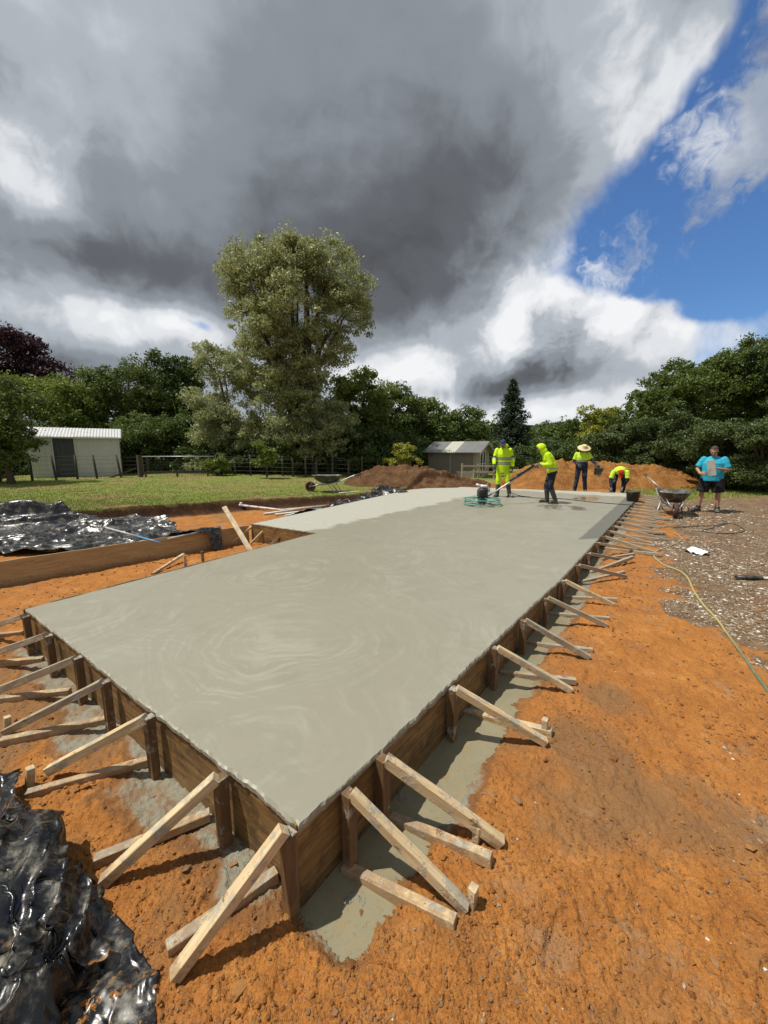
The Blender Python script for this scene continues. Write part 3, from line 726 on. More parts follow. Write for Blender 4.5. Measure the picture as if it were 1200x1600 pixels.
ordn = ['nearest', 'second', 'third', 'fourth', 'fifth', 'sixth', 'seventh', 'eighth', 'ninth', 'tenth', 'eleventh', 'twelfth', 'thirteenth', 'fourteenth', 'fifteenth', 'sixteenth', 'seventeenth', 'eighteenth', 'nineteenth', 'twentieth', 'twenty-first', 'twenty-second', 'twenty-third', 'twenty-fourth', 'twenty-fifth', 'twenty-sixth', 'twenty-seventh', 'twenty-eighth']
extra = {0: 'pale cement-splashed brace over the slurry pool, right of the near slab corner', 1: 'pale brace with upright peg at its foot, second on the right edge',
         2: 'bright yellow-edged brace with split peg, third on the right edge', 8: 'crossed brace with its ground strut kicked upward, ninth on the right edge'}
tl = 0
for i, (a, b, c, d, pg) in enumerate(right):
    t, q, n_ = snap(right_pt, *a); tl = t
    fp = onground(*b, .0); s0 = onground(*c, .018); s1 = onground(*d, .02)
    if i == 8: s1.z += .06
    mt = (M_WPALE, M_WPALE, M_WDARK, M_WPALE) if i < 3 else ((M_WPALE, M_WGREY, M_WDARK, M_WGREY) if i % 3 == 0 else (M_WGREY, M_WGREY, M_WDARK, M_WGREY))
    brace(Vector((*q, 0)), fp, s0, s1, label=extra.get(i, 'weathered timber brace on the right slab edge, %s from the near corner' % ordn[i]), mats=mt, out=n_, peg=(onground(*pg) if pg else None), w=.045 if i < 3 else .040, h=.052 if i < 3 else .045, stakew=.055)
k = len(right); t = tl+.60
while t < LR-.15:
    q, n_, d = right_pt(t); jj = random.uniform
    ln = jj(.78, .95); f0 = q+n_*ln+d*jj(-.05, .05)
    fp = Vector((*f0, float(zbase(*f0))+.005)); a0 = q+n_*.07-d*.05; b0 = q+n_*(ln+jj(-.15, .1))-d*jj(.03, .10)
    brace(Vector((*q, 0)), fp, Vector((*a0, float(zbase(*a0))+.02)), Vector((*b0, float(zbase(*b0))+.03)),
          label='far grey brace on the right slab edge, %s from the near corner' % ordn[min(k, 27)], mats=(M_WGREY, M_WGREY, M_WDARK, M_WGREY), out=n_, w=.04, h=.045)
    k += 1; t += jj(.56, .64)
left = [
 ((455, 1288), (274, 1530), (432, 1372), (262, 1492), None),
 ((345, 1207), (163, 1382), (328, 1278), (148, 1352), None),
 ((236, 1115), (78, 1215), (240, 1192), (42, 1246), (44, 1232)),
 ((160, 1064), (8, 1148), (172, 1128), (2, 1164), (10, 1142)),
 ((122, 1026), (-18, 1088), (110, 1084), (-22, 1100), None),
 ((73, 990), (-40, 1034), (68, 1034), (-42, 1044), None),
 ((42, 960), (-40, 990), (36, 992), (-40, 1000), None)]
lab = ['tall pale brace leaning from the near slab corner to the black plastic heap', 'long pale brace second from the near corner on the front edge, ending at the plastic',
       'broken-ended brace with peg, third from the near corner on the front edge', 'brace with cross-nailed foot peg, fourth from the near corner on the front edge',
       'brace cut by the left picture edge, fifth from the near corner on the front edge', 'narrow brace, sixth from the near corner on the front edge', 'farthest brace on the front edge, at the left slab corner']
for i, (a, b, c, d, pg) in enumerate(left):
    t, q, n_ = snap(front_pt, *a)
    fp = onground(*b, .0); s0 = onground(*c, .02); s1 = onground(*d, .02)
    if i == 2: s1 = onground(*d, .015); fp = onground(*b, .03)
    brace(Vector((*q, 0)), fp, s0, s1, label=lab[i], mats=(M_WPALE if i < 3 else M_WGREY, M_WPALE, M_WDARK, M_WPALE), out=n_, peg=(onground(*pg) if pg else None), w=.045, h=.05, zt=(.012 if i == 0 else -.012))
# corner stake on the near corner
q, n_, d = right_pt(.33)
# struts in the stepped recess
for i, (a, b) in enumerate((((395, 822), (358, 850)), ((417, 824), (391, 850)), ((446, 829), (422, 852)), ((467, 833), (450, 850)))):
    pa = G(*a, -.05); pb = GG(*b, .03)
    o = beam('recess_strut', pa, pb, .04, .04, M_WPALE if i != 2 else M_WGREY)
    tag(o, ['leftmost pale strut sloping into the stepped recess, by the leaning plank', 'pale strut in the stepped recess, second from the leaning plank', 'grey strut in the stepped recess, third from the leaning plank', 'short strut at the narrow right end of the stepped recess'][i], 'strut', 'struts across the stepped recess')
# ------------------------------------------------------------------ slurry pools
def build_slurry():
    # the trench sheet follows the slow fall of the ground
    ts = np.concatenate([np.linspace(-.07, LK, 90), np.linspace(LK+.1, 8.5, 40)]); ss = np.linspace(-.02, .50, 14)
    v = []
    for t in ts:
        if t < 0: q, n_, d = right_pt(0); q = q+d*t
        else: q, n_, d = right_pt(t)
        for s in ss:
            s_ = s if t > 0 else s-.06-.10*(t < -.15)+0*s
            p = q+n_*s_
            tz = (p-A)@E
            z = float(np.interp(tz, [-3, 0, 2, 5, 9, 13, 18], [-.41, -.385, -.315, -.24, -.17, -.11, -.06]))-.034
            v.append((p[0], p[1], z))
    m = len(ss); n = len(ts)
    f = [(i*m+j, (i+1)*m+j, (i+1)*m+j+1, i*m+j+1) for i in range(n-1) for j in range(m-1)]
    o = link('slurry_puddle', np_mesh('slurry_puddle', np.array(v), np.array(f)[:, ::-1], True), M_SLURRY); tag(o, kind='structure')
build_slurry()

# ------------------------------------------------------------------ plastic sheets (crumpled by a small cloth solver)
def crumple(name, corners, n, label, slack=1.22, bulge=None, iters=260, mat=None, seed=1, thick=.004, gfun=None, amp=.05, pin=.0, shape=None, sub=1):
    """corners: 4 world xy points (quad, counter-clockwise); the sheet is bigger than its footprint so it buckles"""
    nx, ny = n; r = np.random.default_rng(seed)
    c = [np.array(q, float) for q in corners]
    U, V = np.meshgrid(np.linspace(0, 1, nx), np.linspace(0, 1, ny), indexing='ij')
    P2 = (1-U)[..., None]*(1-V)[..., None]*c[0]+U[..., None]*(1-V)[..., None]*c[1]+U[..., None]*V[..., None]*c[2]+(1-U)[..., None]*V[..., None]*c[3]
    ed = fbm(U*7, V*7, 3, seed+3)-.5; ed2 = fbm(U*7+9, V*7, 3, seed+5)-.5
    P2 = P2+np.stack([ed, ed2], -1)*amp*2.2
    g = gfun or (lambda x, y: zground(x, y))
    def floor(P):
        z = g(P[..., 0], P[..., 1])
        if bulge is not None: z = z+bulge(P[..., 0], P[..., 1])
        return z
    z = floor(P2)+.03+amp*(fbm(P2[..., 0]*2.6, P2[..., 1]*2.6, 3, seed)*2)
    P = np.dstack([P2, z]); Q = P.copy()
    rest = {}
    lens = slack
    def dist(a, b): return np.linalg.norm(a-b, axis=-1)
    base2 = np.dstack([P2, floor(P2)])
    cons = []
    for (di, dj, st) in ((1, 0, 1), (0, 1, 1), (1, 1, .8), (1, -1, .8), (2, 0, .06), (0, 2, .06)):
        for ph in ((0, 1) if st > .5 else (0,)):
            if dj >= 0:
                sa = (slice(0, nx-di), slice(0, ny-dj)); sb = (slice(di, nx), slice(dj, ny))
            else:
                sa = (slice(0, nx-di), slice(-dj, ny)); sb = (slice(di, nx), slice(0, ny+dj))
        cons.append((sa, sb, dist(base2[sa], base2[sb])*lens*(1+.015*r.standard_normal(base2[sa].shape[:2])), st))
    for it in range(iters):
        vel = (P-Q)*.90; vel = np.clip(vel, -.02, .02); Q = P.copy()
        P = P+vel; P[..., 2] -= .0016
        for rep in range(3):
            D = np.zeros_like(P); Wt = np.zeros(P.shape[:2])
            for sa, sb, L, st in cons:
                d = P[sb]-P[sa]; l = np.linalg.norm(d, axis=-1)+1e-9
                cr = ((l-L)/l*.5*st)[..., None]*d
                D[sa] += cr; D[sb] -= cr; Wt[sa] += st; Wt[sb] += st
            P = P+D/np.maximum(Wt, 1)[..., None]*1.5
            # keep the footprint
            P[..., :2] += (P2-P[..., :2])*.012
            fl = floor(P)+.006
            low = P[..., 2] < fl
            P[..., 2] = np.where(low, fl, P[..., 2])
            if it % 2 and rep == 0: Q[..., :2] = np.where(low[..., None], P[..., :2]-(P[..., :2]-Q[..., :2])*.3, Q[..., :2])
    idx = np.arange(nx*ny).reshape(nx, ny)
    f = np.stack([idx[:-1, :-1], idx[1:, :-1], idx[1:, 1:], idx[:-1, 1:]], -1).reshape(-1, 4)
    if shape is not None:
        uc = (U[:-1, :-1]+U[1:, 1:]).ravel()/2; vc = (V[:-1, :-1]+V[1:, 1:]).ravel()/2
        f = f[shape(uc, vc)]
    me = np_mesh(name, P.reshape(-1, 3)-np.array([*P2.mean((0, 1)), 0]), f, True)
    o = link(name, me, mat or M_PLAST); o.location = (*P2.mean((0, 1)), 0)
    if sub:
        ss = o.modifiers.new('s', 'SUBSURF'); ss.levels = sub; ss.render_levels = sub
    so = o.modifiers.new('t', 'SOLIDIFY'); so.thickness = thick
    tag(o, label, 'plastic sheet', 'sheets of black polythene'); return o
def folds(x, y, ang, amp, seed, fr=1.0):
    c, s_ = math.cos(ang), math.sin(ang); u = (x*c+y*s_)*fr; v = (-x*s_+y*c)*fr
    w = fbm(u*.8, v*.8, 2, seed+40)*2.2
    return amp*((1-np.abs(2*fbm(u*.35+w*.3, v*2.3+w, 3, seed)-1))**4)
def xy(p): return (p.x, p.y)
bul = lambda x, y: .30*np.exp(-(((x+1.60)/.42)**2+((y-1.05)/.50)**2))+folds(x, y, -1.0, .12, 3, 2.2)
crumple('plastic_sheet', [(-2.6, .2), (-.93, .35), (-1.06, 1.22), (-2.35, 2.05)], (84, 84), 'big glossy black plastic heap in the bottom left corner by the nearest braces', slack=1.20, bulge=bul, seed=4, amp=.10, iters=190)
crumple('plastic_sheet', [(-1.35, .55), (-.66, .6), (-.80, 1.12), (-1.40, 1.52)], (44, 40), 'mud-smeared flap of plastic lying at the foot of the leaning braces', slack=1.06, seed=9, amp=.03, mat=M_PLAST2, iters=160)
q1, q2, q3, q4 = GG(-120, 850), GG(215, 856), GG(205, 792), GG(-120, 800)
slope = lambda x, y: .24*np.exp(-((y-8.3-.25*(x+7))/.7)**2)*(x < -3.5)*sst(-3.6, -5.4, x) if False else .22*np.exp(-((y-np.interp(x, [-12, -8, -6, -4], [7.8, 8.6, 9.3, 9.5]))/.8)**2)+folds(x, y, .55, .15, 1)
crumple('plastic_sheet', [(-9.8, 6.4), (-3.6, 7.3), (-5.35, 9.35), (-9.6, 9.6)], (100, 64), 'wide wrinkled black plastic draped down the lawn bank at the left', slack=1.10, bulge=slope, seed=14, amp=.10, iters=170)
pb = [GG(255, 850), GG(345, 862), GG(318, 822), GG(250, 822)]
def boardhump(x, y):      # the long board the sheet hangs over
    P_ = np.array([-5.34, 5.15]); Q_ = np.array([-2.80, 7.86]); d = (Q_-P_)/np.linalg.norm(Q_-P_)
    s = (x-P_[0])*d[1]-(y-P_[1])*d[0]
    return .43*np.exp(-(s/.13)**4)
crumple('plastic_sheet', [(-4.30, 6.60), (-3.10, 7.25), (-3.70, 8.15), (-4.62, 7.25)], (46, 46), 'small grey-dusted plastic sheet hanging over the long timber board', slack=1.08, bulge=boardhump, seed=19, amp=.04, iters=160, mat=M_PLAST2)
crumple('plastic_sheet', [(-2.75, 9.75), (-.72, 10.2), (-.1, 13.0), (-1.9, 12.1)], (44, 50), 'bunched black plastic between the far left slab edge and the lawn wheelbarrow', slack=1.22, bulge=lambda x, y: .30*np.exp(-((x+1.70-.50*(y-10.5))/.42)**2)*(.85+.3*np.sin(y*4)), seed=23, amp=.12, mat=M_PLAST2)
crumple('plastic_sheet', [(-.35, 12.9), (1.15, 14.2), (1.05, 15.0), (-.5, 14.0)], (28, 26), 'small twist of black plastic near the orange saw', slack=1.25, bulge=lambda x, y: .34*np.exp(-(((x-.4)/.6)**2+((y-14.1)/.4)**2)), seed=27, amp=.10, mat=M_PLAST2)
# ------------------------------------------------------------------ trees and shrubs
def leaf_mesh(name, C, OUT, size, r, aspect=.45, droop=0.0, outw=.5):
    """C (n,3) leaf centres, OUT (n,3) outward directions; each leaf is a folded rhombus"""
    n = len(C)
    d = r.standard_normal((n, 3)); d /= np.linalg.norm(d, axis=1)[:, None]
    ax = d+OUT*outw; ax[:, 2] -= droop; ax /= np.linalg.norm(ax, axis=1)[:, None]+1e-9
    nn = r.standard_normal((n, 3))+OUT*.6; nn[:, 2] += .7
    sdv = np.cross(ax, nn); sdv /= np.linalg.norm(sdv, axis=1)[:, None]+1e-9
    s = size*r.uniform(.55, 1.35, n)[:, None]
    a = C-ax*s*.5; b = C+ax*s*.5; c = C+sdv*s*aspect*.5; e = C-sdv*s*aspect*.5
    V = np.stack([a, c, b, e], 1).reshape(-1, 3)
    Fc = np.arange(n*4).reshape(n, 4)
    return np_mesh(name, V, Fc)
def crown_points(blobs, nclump, leaves, clump_r, r, flat=.7, hollow=.55, squash=1.0, noise_cut=.30):
    vols = np.array([b[3]*b[4]*b[5] for b in blobs])**(2/3.); vols /= vols.sum()
    CC = []; OO = []
    for b, w in zip(blobs, vols):
        m = max(3, int(nclump*w))
        d = r.standard_normal((m*2, 3)); d /= np.linalg.norm(d, axis=1)[:, None]
        rad = hollow+(1.05-hollow)*r.random(m*2)**.6
        # lobes and hollows
        lump = fbm(d[:, 0]*2.3+b[0], d[:, 1]*2.3+d[:, 2]*2.9+b[2], 3, int(abs(b[0]*10))+3)
        rad *= .72+.56*lump
        keep = np.argsort(-(lump+r.random(m*2)*.7-(d[:, 2] < -.5)*.25))[:m]
        d = d[keep]; rad = rad[keep]; sp = r.random(len(rad)) < .14; rad = np.where(sp, rad*r.uniform(1.08, 1.32, len(rad)), rad)
        c = np.array(b[:3])+d*np.array(b[3:6])*rad[:, None]
        # part of the clumps gather into sprays so that lit tops and dark gaps alternate
        nl = max(2, m//11); lc = c[r.integers(0, m, nl)]+r.standard_normal((nl, 3))*.1; who = r.integers(0, nl, m); lr = clump_r*r.uniform(1.0, 2.1, nl)
        dd = r.standard_normal((m, 3)); dd /= np.linalg.norm(dd, axis=1)[:, None]; dd[:, 2] = np.abs(dd[:, 2])*.9-.15
        cc = lc[who]+dd*lr[who][:, None]*np.array([1, 1, .8]); g_ = r.random(m) < .62; c = np.where(g_[:, None], cc, c)
        CC.append(c); OO.append(d)
    CC = np.concatenate(CC); OO = np.concatenate(OO)
    n = len(CC)
    cr = clump_r*r.uniform(.5, 1.4, n)
    idx = np.repeat(np.arange(n), leaves)
    off = r.standard_normal((len(idx), 3)); off /= np.linalg.norm(off, axis=1)[:, None]
    off *= (r.random(len(idx))**.45)[:, None]*cr[idx][:, None]; off[:, 2] *= flat
    P = CC[idx]+off
    O = OO[idx]*.6+off/cr[idx][:, None]*.8; O[:, 2] += .15
    return P, O
def limb_mesh(name, base, targets, r0, r_, seg=7):
    bm = bmesh.new(); base = Vector(base)
    top = Vector(targets[0])
    h = top.z-base.z
    k1 = base+(top-base)*.25+Vector((r_.uniform(-.03, .03)*h, r_.uniform(-.03, .03)*h, 0)); k2 = base+(top-base)*.6+Vector((r_.uniform(-.04, .04)*h, 0, 0))
    b_tube(bm, [base+Vector((0, 0, -.15)), base+Vector((0, 0, .2)), k1, k2, top], [r0*1.35, r0, r0*.82, r0*.5, r0*.15], seg+3)
    for t in targets[1:]:
        t = Vector(t); f = r_.uniform(.25, .6); s = base+(k2-base)*f if f < .4 else k1+(k2-k1)*(f-.4)*3
        m = s+(t-s)*.5+Vector((0, 0, .08*(t-s).length))
        b_tube(bm, [s, m, t], [r0*.42, r0*.28, r0*.08], seg)
    return bm_mesh(name, bm)
def tree(name, label, cat, base, blobs, kind, nclump=400, leaves=60, clump_r=.45, size=.16, r0=.2, seed=1, group=None, aspect=.45, flat=.7, hollow=.5, droop=0, part='crown', outw=.5):
    r = np.random.default_rng(seed); rr = random.Random(seed)
    t = thing(name, base, label, cat, group)
    base = Vector(base)
    P, O = crown_points(blobs, nclump, leaves, clump_r, r, flat, hollow)
    P = P-np.array(base)
    lo = np.array([0, 0, .02]); P[:, 2] = np.maximum(P[:, 2], .03+.1*r.random(len(P)))
    link(part, leaf_mesh(part, P, O, size, r, aspect, droop, outw), LEAF[kind], t)
    tg = sorted([Vector(b[:3])-base for b in blobs], key=lambda q: -q.z)
    link('trunk' if part == 'crown' else 'stem', limb_mesh('trunk', (0, 0, 0), tg, r0, rr), M_BARK, t)
    return t
def BL(u, v, D, ru, rv, depth=None):
    """crown lobe at a place of the photograph, radii in photo pixels at distance D"""
    p = W(u, v, D); k = 1.0/ (F/ (D*math.cos(PITCH)+ (0)))*1.0
    # pixel scale at this height
    q = W(u, v-1, D); pv = (q-p).length; q = W(u+1, v, D); pu = (q-p).length
    rx = ru*pu; rz = rv*pv
    return (p.x, p.y, p.z, rx, depth or rx*.9, rz)
def gnd(u, D): p = W(u, 704, D); return (p.x, D, zg(p.x, D))

BGT = 'background trees around the site'
# tall silver tree
D = 21
tree('silver_tree', 'tall pale silver-green tree towering over the fence, leaves blown by the wind', 'tree', gnd(455, D),
     [BL(465, 465, D, 70, 68, 2.8), BL(412, 440, D, 44, 50, 2.0), BL(515, 425, D, 38, 42, 2), BL(540, 490, D, 34, 40, 1.8), BL(455, 415, D, 55, 32, 2), BL(500, 545, D, 48, 34, 2), BL(430, 540, D, 42, 45, 2),
      BL(385, 500, D, 30, 34, 1.5), BL(450, 600, D, 44, 42, 1.6), BL(490, 585, D, 34, 34, 1.4), BL(425, 590, D, 34, 40, 1.4), BL(460, 650, D, 40, 40, 1.4), BL(375, 455, D, 20, 30, 1), BL(372, 575, D, 24, 18, 1), BL(395, 420, D, 32, 30, 1.2), BL(552, 468, D, 24, 28, 1.2), BL(478, 392, D, 28, 18, 1)], 'silver',
     nclump=1650, leaves=64, clump_r=.40, size=.17, r0=.36, seed=11, aspect=.36, hollow=.45)
tree('silver_tree', 'lower silver-green tree with hanging leaves left of the tall one, behind the gate', 'tree', gnd(370, 21.8), 
     [BL(350, 575, 21.8, 34, 30, 1.2), BL(370, 640, 21.8, 52, 40, 1.6), BL(330, 650, 21.8, 26, 36, 1.2), BL(400, 685, 21.8, 40, 34, 1.4), BL(352, 680, 21.8, 36, 32, 1.3), BL(335, 558, 21.8, 14, 16, .7)], 'silver',
     nclump=620, leaves=60, clump_r=.34, size=.15, r0=.16, seed=12, aspect=.36, droop=.4)
tree('silver_tree', 'rounded silver-green tree below the tall one, touching the dark fence', 'tree', gnd(490, 20.8),
     [BL(488, 645, 20.8, 42, 38, 1.5), BL(470, 688, 20.8, 42, 34, 1.5), BL(515, 682, 20.8, 34, 34, 1.3)], 'silver', nclump=520, leaves=60, clump_r=.34, size=.15, r0=.15, seed=13, aspect=.36, droop=.4)
# left group
tree('copper_tree', 'dark purple-leaved tree at the left picture edge above the shed', 'tree', gnd(10, 27),
     [BL(-30, 575, 27, 80, 55), BL(30, 560, 27, 38, 36), BL(70, 592, 27, 34, 26), BL(10, 535, 27, 26, 22), BL(92, 600, 27, 18, 20), BL(60, 625, 27, 50, 24)], 'purple', nclump=520, leaves=60, clump_r=.55, size=.22, r0=.3, seed=21, group=BGT)
tree('leafy_bush', 'large dark green bush hiding the left end of the garden shed', 'bush', gnd(10, 15),
     [BL(-16, 640, 15, 42, 34), BL(2, 690, 15, 30, 40), BL(-40, 700, 15, 50, 50)], 'mid', nclump=430, leaves=64, clump_r=.32, size=.13, r0=.12, seed=22, part='foliage')
tree('leafy_tree', 'yellowish green tree behind the garden shed roof', 'tree', gnd(70, 24),
     [BL(40, 625, 24, 66, 30), BL(105, 640, 24, 44, 30), BL(-20, 615, 24, 40, 30), BL(130, 665, 24, 34, 26)], 'bright', nclump=520, leaves=60, clump_r=.45, size=.19, r0=.2, seed=23, group=BGT)
tree('leafy_tree', 'dark green tree with a small tuft on top, right of the garden shed', 'tree', gnd(200, 26),
     [BL(200, 605, 26, 46, 32), BL(165, 625, 26, 34, 34), BL(202, 567, 26, 5, 6, .3), BL(240, 640, 26, 40, 40), BL(180, 665, 26, 50, 36), BL(150, 610, 26, 20, 22)], 'mid', nclump=620, leaves=60, clump_r=.45, size=.19, r0=.22, seed=24, group=BGT)
tree('leafy_tree', 'dark rounded tree with two domed tops, between the shed and the silver trees', 'tree', gnd(262, 27),
     [BL(245, 585, 27, 18, 24), BL(268, 590, 27, 18, 24), BL(270, 625, 27, 44, 30), BL(292, 600, 27, 18, 24), BL(290, 660, 27, 44, 40)], 'dark', nclump=560, leaves=60, clump_r=.45, size=.19, r0=.22, seed=25, group=BGT)
tree('leafy_tree', 'wide-leaved mid green tree standing behind the metal gate', 'tree', gnd(280, 23.5),
     [BL(240, 680, 23.5, 50, 30), BL(290, 685, 23.5, 44, 30), BL(205, 690, 23, 30, 34), BL(320, 692, 23.5, 26, 24)], 'mid', nclump=520, leaves=56, clump_r=.34, size=.17, r0=.15, seed=26, group=BGT)
tree('leafy_tree', 'green tree seen in the gap between the shed and the purple tree', 'tree', gnd(130, 31),
     [BL(130, 625, 31, 30, 24), BL(110, 650, 31, 50, 30)], 'dark', nclump=260, leaves=56, clump_r=.5, size=.22, r0=.2, seed=27, group=BGT)
# right of the tall tree
for i, (u, v, D_, ru, rv, kind, lb) in enumerate([
    (560, 640, 24, 44, 46, 'bright', 'bright green tree just right of the tall silver tree'),
    (615, 655, 26, 42, 40, 'mid', 'mid green tree right of the tall silver tree, second in the falling row'),
    (668, 668, 27, 40, 36, 'mid', 'mid green tree behind the brown soil mound and hut roof'),
    (722, 680, 28, 36, 34, 'mid', 'small green tree with a domed top, right end of the row behind the hut')]):
    tree('leafy_tree', lb, 'tree', gnd(u, D_), [BL(u, v, D_, ru, rv), BL(u-22, v+28, D_, 30, 34), BL(u+20, v+26, D_, 30, 34), BL(u+10, v-rv*.75, D_, 14, 16), BL(u-18, v-rv*.6, D_, 14, 16), BL(u+2, v+45, D_, 40, 30)], kind,
         nclump=520, leaves=58, clump_r=.40, size=.19, r0=.2, seed=31+i, group=BGT)
tree('leafy_tree', 'shadowy dark tree between the tall silver tree and the soil mound', 'tree', gnd(570, 22.5), [BL(570, 700, 22.5, 46, 34), BL(545, 690, 22.5, 34, 34), BL(620, 705, 22.5, 40, 26)], 'dark', nclump=420, leaves=56, clump_r=.38, size=.16, r0=.16, seed=37, group=BGT)
# conifer
def conifer(base, H, R, label, seed):
    r = np.random.default_rng(seed); t = thing('conifer_tree', base, label, 'tree', None); P = []; O = []
    nl = 34
    for i in range(nl):
        f = i/nl; z = H*(.06+.94*f); rad = R*(1-f)**.82*(.85+.3*r.random())+.12
        nb = int(9+10*(1-f))
        for k in range(nb):
            a = r.uniform(0, 6.283); rr = rad*r.uniform(.7, 1.12)
            m = int(30+90*(1-f)); u = r.random(m)**.7
            bx = np.cos(a)*rr*u; by = np.sin(a)*rr*u
            wd = .10+.22*rr*(u)*(1.1-u)
            p = np.stack([bx+r.standard_normal(m)*wd*.6, by+r.standard_normal(m)*wd*.6, z-.30*rr*u+.22*rr*u*u+r.standard_normal(m)*.09], 1)
            P.append(p); O.append(np.tile([np.cos(a), np.sin(a), -.1], (m, 1)))
    P = np.concatenate(P); O = np.concatenate(O)
    link('crown', leaf_mesh('crown', P, O, .20, r, .35, .2, .9), LEAF['pine'], t)
    bm = bmesh.new(); b_tube(bm, [(0, 0, -.2), (0, 0, H*.5), (0, 0, H*.97)], [H*.022, H*.014, .02], 9); link('trunk', bm_mesh('trunk', bm), M_BARK, t)
b0 = gnd(797, 36); topz = W(797, 592, 36).z
conifer(b0, topz-b0[2], 2.6, 'dark pointed conifer standing alone behind the hut and the workers', 41)
# far woodland on the low hills: separate far trees
FT = [(748, 672, 58, 20, 12), (775, 680, 60, 24, 14), (840, 683, 62, 26, 16), (868, 676, 66, 22, 14), (893, 680, 60, 24, 16), (925, 678, 64, 22, 16), (815, 690, 50, 22, 16), (860, 700, 46, 34, 18), (905, 702, 44, 30, 18)]
FL = ['far dark tree just left of the conifer', 'far dark tree in the low background, touching the conifer', 'far tree right beside the conifer, partly hidden by it', 'far round-topped tree above the hooded worker', 'far dark tree left of the yellow tree', 'far dark tree behind the yellow tree', 'nearer dark tree at the foot of the conifer', 'dark tree above the orange mound, behind the hooded worker', 'dark tree above the straw-hatted worker']
for i, (u, v, D_, ru, rv) in enumerate(FT):
    tree('distant_tree', FL[i], 'tree', gnd(u, D_), [BL(u, v, D_, ru, rv), BL(u-ru*.5, v+rv, D_, ru*.8, rv), BL(u+ru*.5, v+rv, D_, ru*.8, rv), BL(u, v+rv*1.5, D_, ru, rv)], 'dark' if i % 2 else 'mid', nclump=150, leaves=44, clump_r=.9, size=.42, r0=.3, seed=51+i, group='far trees on the horizon')
tree('yellow_tree', 'yellow-green tree at the left edge of the dark cypress clump', 'tree', gnd(935, 30), [BL(940, 662, 30, 22, 20), BL(925, 685, 30, 20, 22), BL(952, 655, 30, 14, 14), BL(918, 700, 30, 14, 16)], 'yellow', nclump=260, leaves=54, clump_r=.34, size=.18, r0=.14, seed=61)
# right hand trees
tree('broadleaf_tree', 'tall windswept green tree rising behind the dark cypresses at the right', 'tree', gnd(1130, 24),
     [BL(1120, 610, 24, 80, 44, 3), BL(1060, 625, 24, 58, 34, 2.5), BL(1180, 590, 24, 60, 44, 3), BL(1030, 650, 24, 54, 34, 2.2), BL(1130, 660, 24, 90, 50, 3), BL(1090, 590, 24, 30, 20, 1.5), BL(1230, 640, 24, 60, 80, 3), BL(1150, 578, 24, 26, 18, 1.4)], 'mid',
     nclump=1700, leaves=56, clump_r=.42, size=.19, r0=.3, seed=71, hollow=.6)
tree('broadleaf_tree', 'dark tree cut by the right picture edge, highest crown there', 'tree', gnd(1195, 21), [BL(1196, 575, 21, 18, 26, 1.2), BL(1225, 600, 21, 30, 40, 1.5), BL(1215, 650, 21, 30, 50, 1.5)], 'dark', nclump=300, leaves=56, clump_r=.36, size=.16, r0=.16, seed=72)
CY = [(960, 715, 21, 44, 46, 'leftmost dark cypress, low and rounded, right of the yellow tree'), (1015, 702, 20.5, 46, 50, 'dark cypress behind the bending red-capped worker'),
      (1080, 702, 18.6, 50, 54, 'dark cypress with layered foliage directly behind the man in blue'), (1135, 712, 15.6, 46, 52, 'dark cypress right of the man in blue, foliage down to the grass'),
      (1195, 720, 14.6, 50, 58, 'rightmost dark cypress at the picture edge'), (990, 735, 20.0, 40, 28, 'low dark cypress skirt behind the orange mound'), (1055, 738, 19.2, 44, 32, 'low dark cypress between the orange mound and the man in blue'), (1270, 700, 15.5, 46, 80, 'dark cypress just at the right border of the view')]
for i, (u, v, D_, ru, rv, lb) in enumerate(CY):
    rr = np.random.default_rng(80+i); bl = [BL(u, v, D_, ru*.75, rv*.85)]
    for k in range(15):
        a = rr.uniform(0, 6.28); q = rr.uniform(.5, 1)
        bl.append(BL(u+math.cos(a)*ru*q*.9, v+math.sin(a)*rv*q*.9, D_+rr.uniform(-1.2, .3), ru*.30, rv*.16))
    tree('cypress_tree', lb, 'tree', gnd(u, D_), bl, 'macro', nclump=560, leaves=100, clump_r=.27, size=.105, r0=.22, seed=90+i, group='dark cypress clump on the right', flat=.6, hollow=.7, outw=1.0)
# hedge-like dark growth behind the fence
for i, (u, D_, w_, h_, kd, lb) in enumerate([(120, 21.5, 60, 30, 'dark', 'dark undergrowth right behind the garden shed'), (230, 23, 44, 24, 'dark', 'dark undergrowth behind the gate, below the wide-leaved tree'), (330, 22.5, 44, 24, 'dark', 'dark undergrowth right of the metal gate'),
     (420, 22, 50, 26, 'dark', 'dark undergrowth behind the lawn wheelbarrow, left part'), (500, 22, 50, 26, 'dark', 'dark undergrowth under the rounded silver tree'), (575, 21.5, 46, 22, 'dark', 'dark undergrowth at the left end of the soil mound'),
     (650, 24.5, 50, 22, 'dark', 'dark undergrowth behind the hut, left side'), (735, 26, 50, 24, 'dark', 'dark undergrowth behind the hut, right side'), (-40, 20, 60, 40, 'dark', 'dark undergrowth at the left border behind the fence'), (830, 32, 60, 22, 'dark', 'dark hedge behind the orange mound and hooded worker'), (900, 30, 50, 22, 'dark', 'dark hedge behind the straw-hatted worker')]):
    tree('undergrowth_bush', lb, 'bush', gnd(u, D_), [BL(u, 715, D_, w_, h_, 1.6), BL(u-w_*.5, 728, D_, w_*.6, h_*.8, 1.4), BL(u+w_*.5, 728, D_, w_*.6, h_*.8, 1.4)], kd, nclump=300, leaves=50, clump_r=.36, size=.18, r0=.06, seed=110+i, group='dark undergrowth behind the fence', part='foliage')
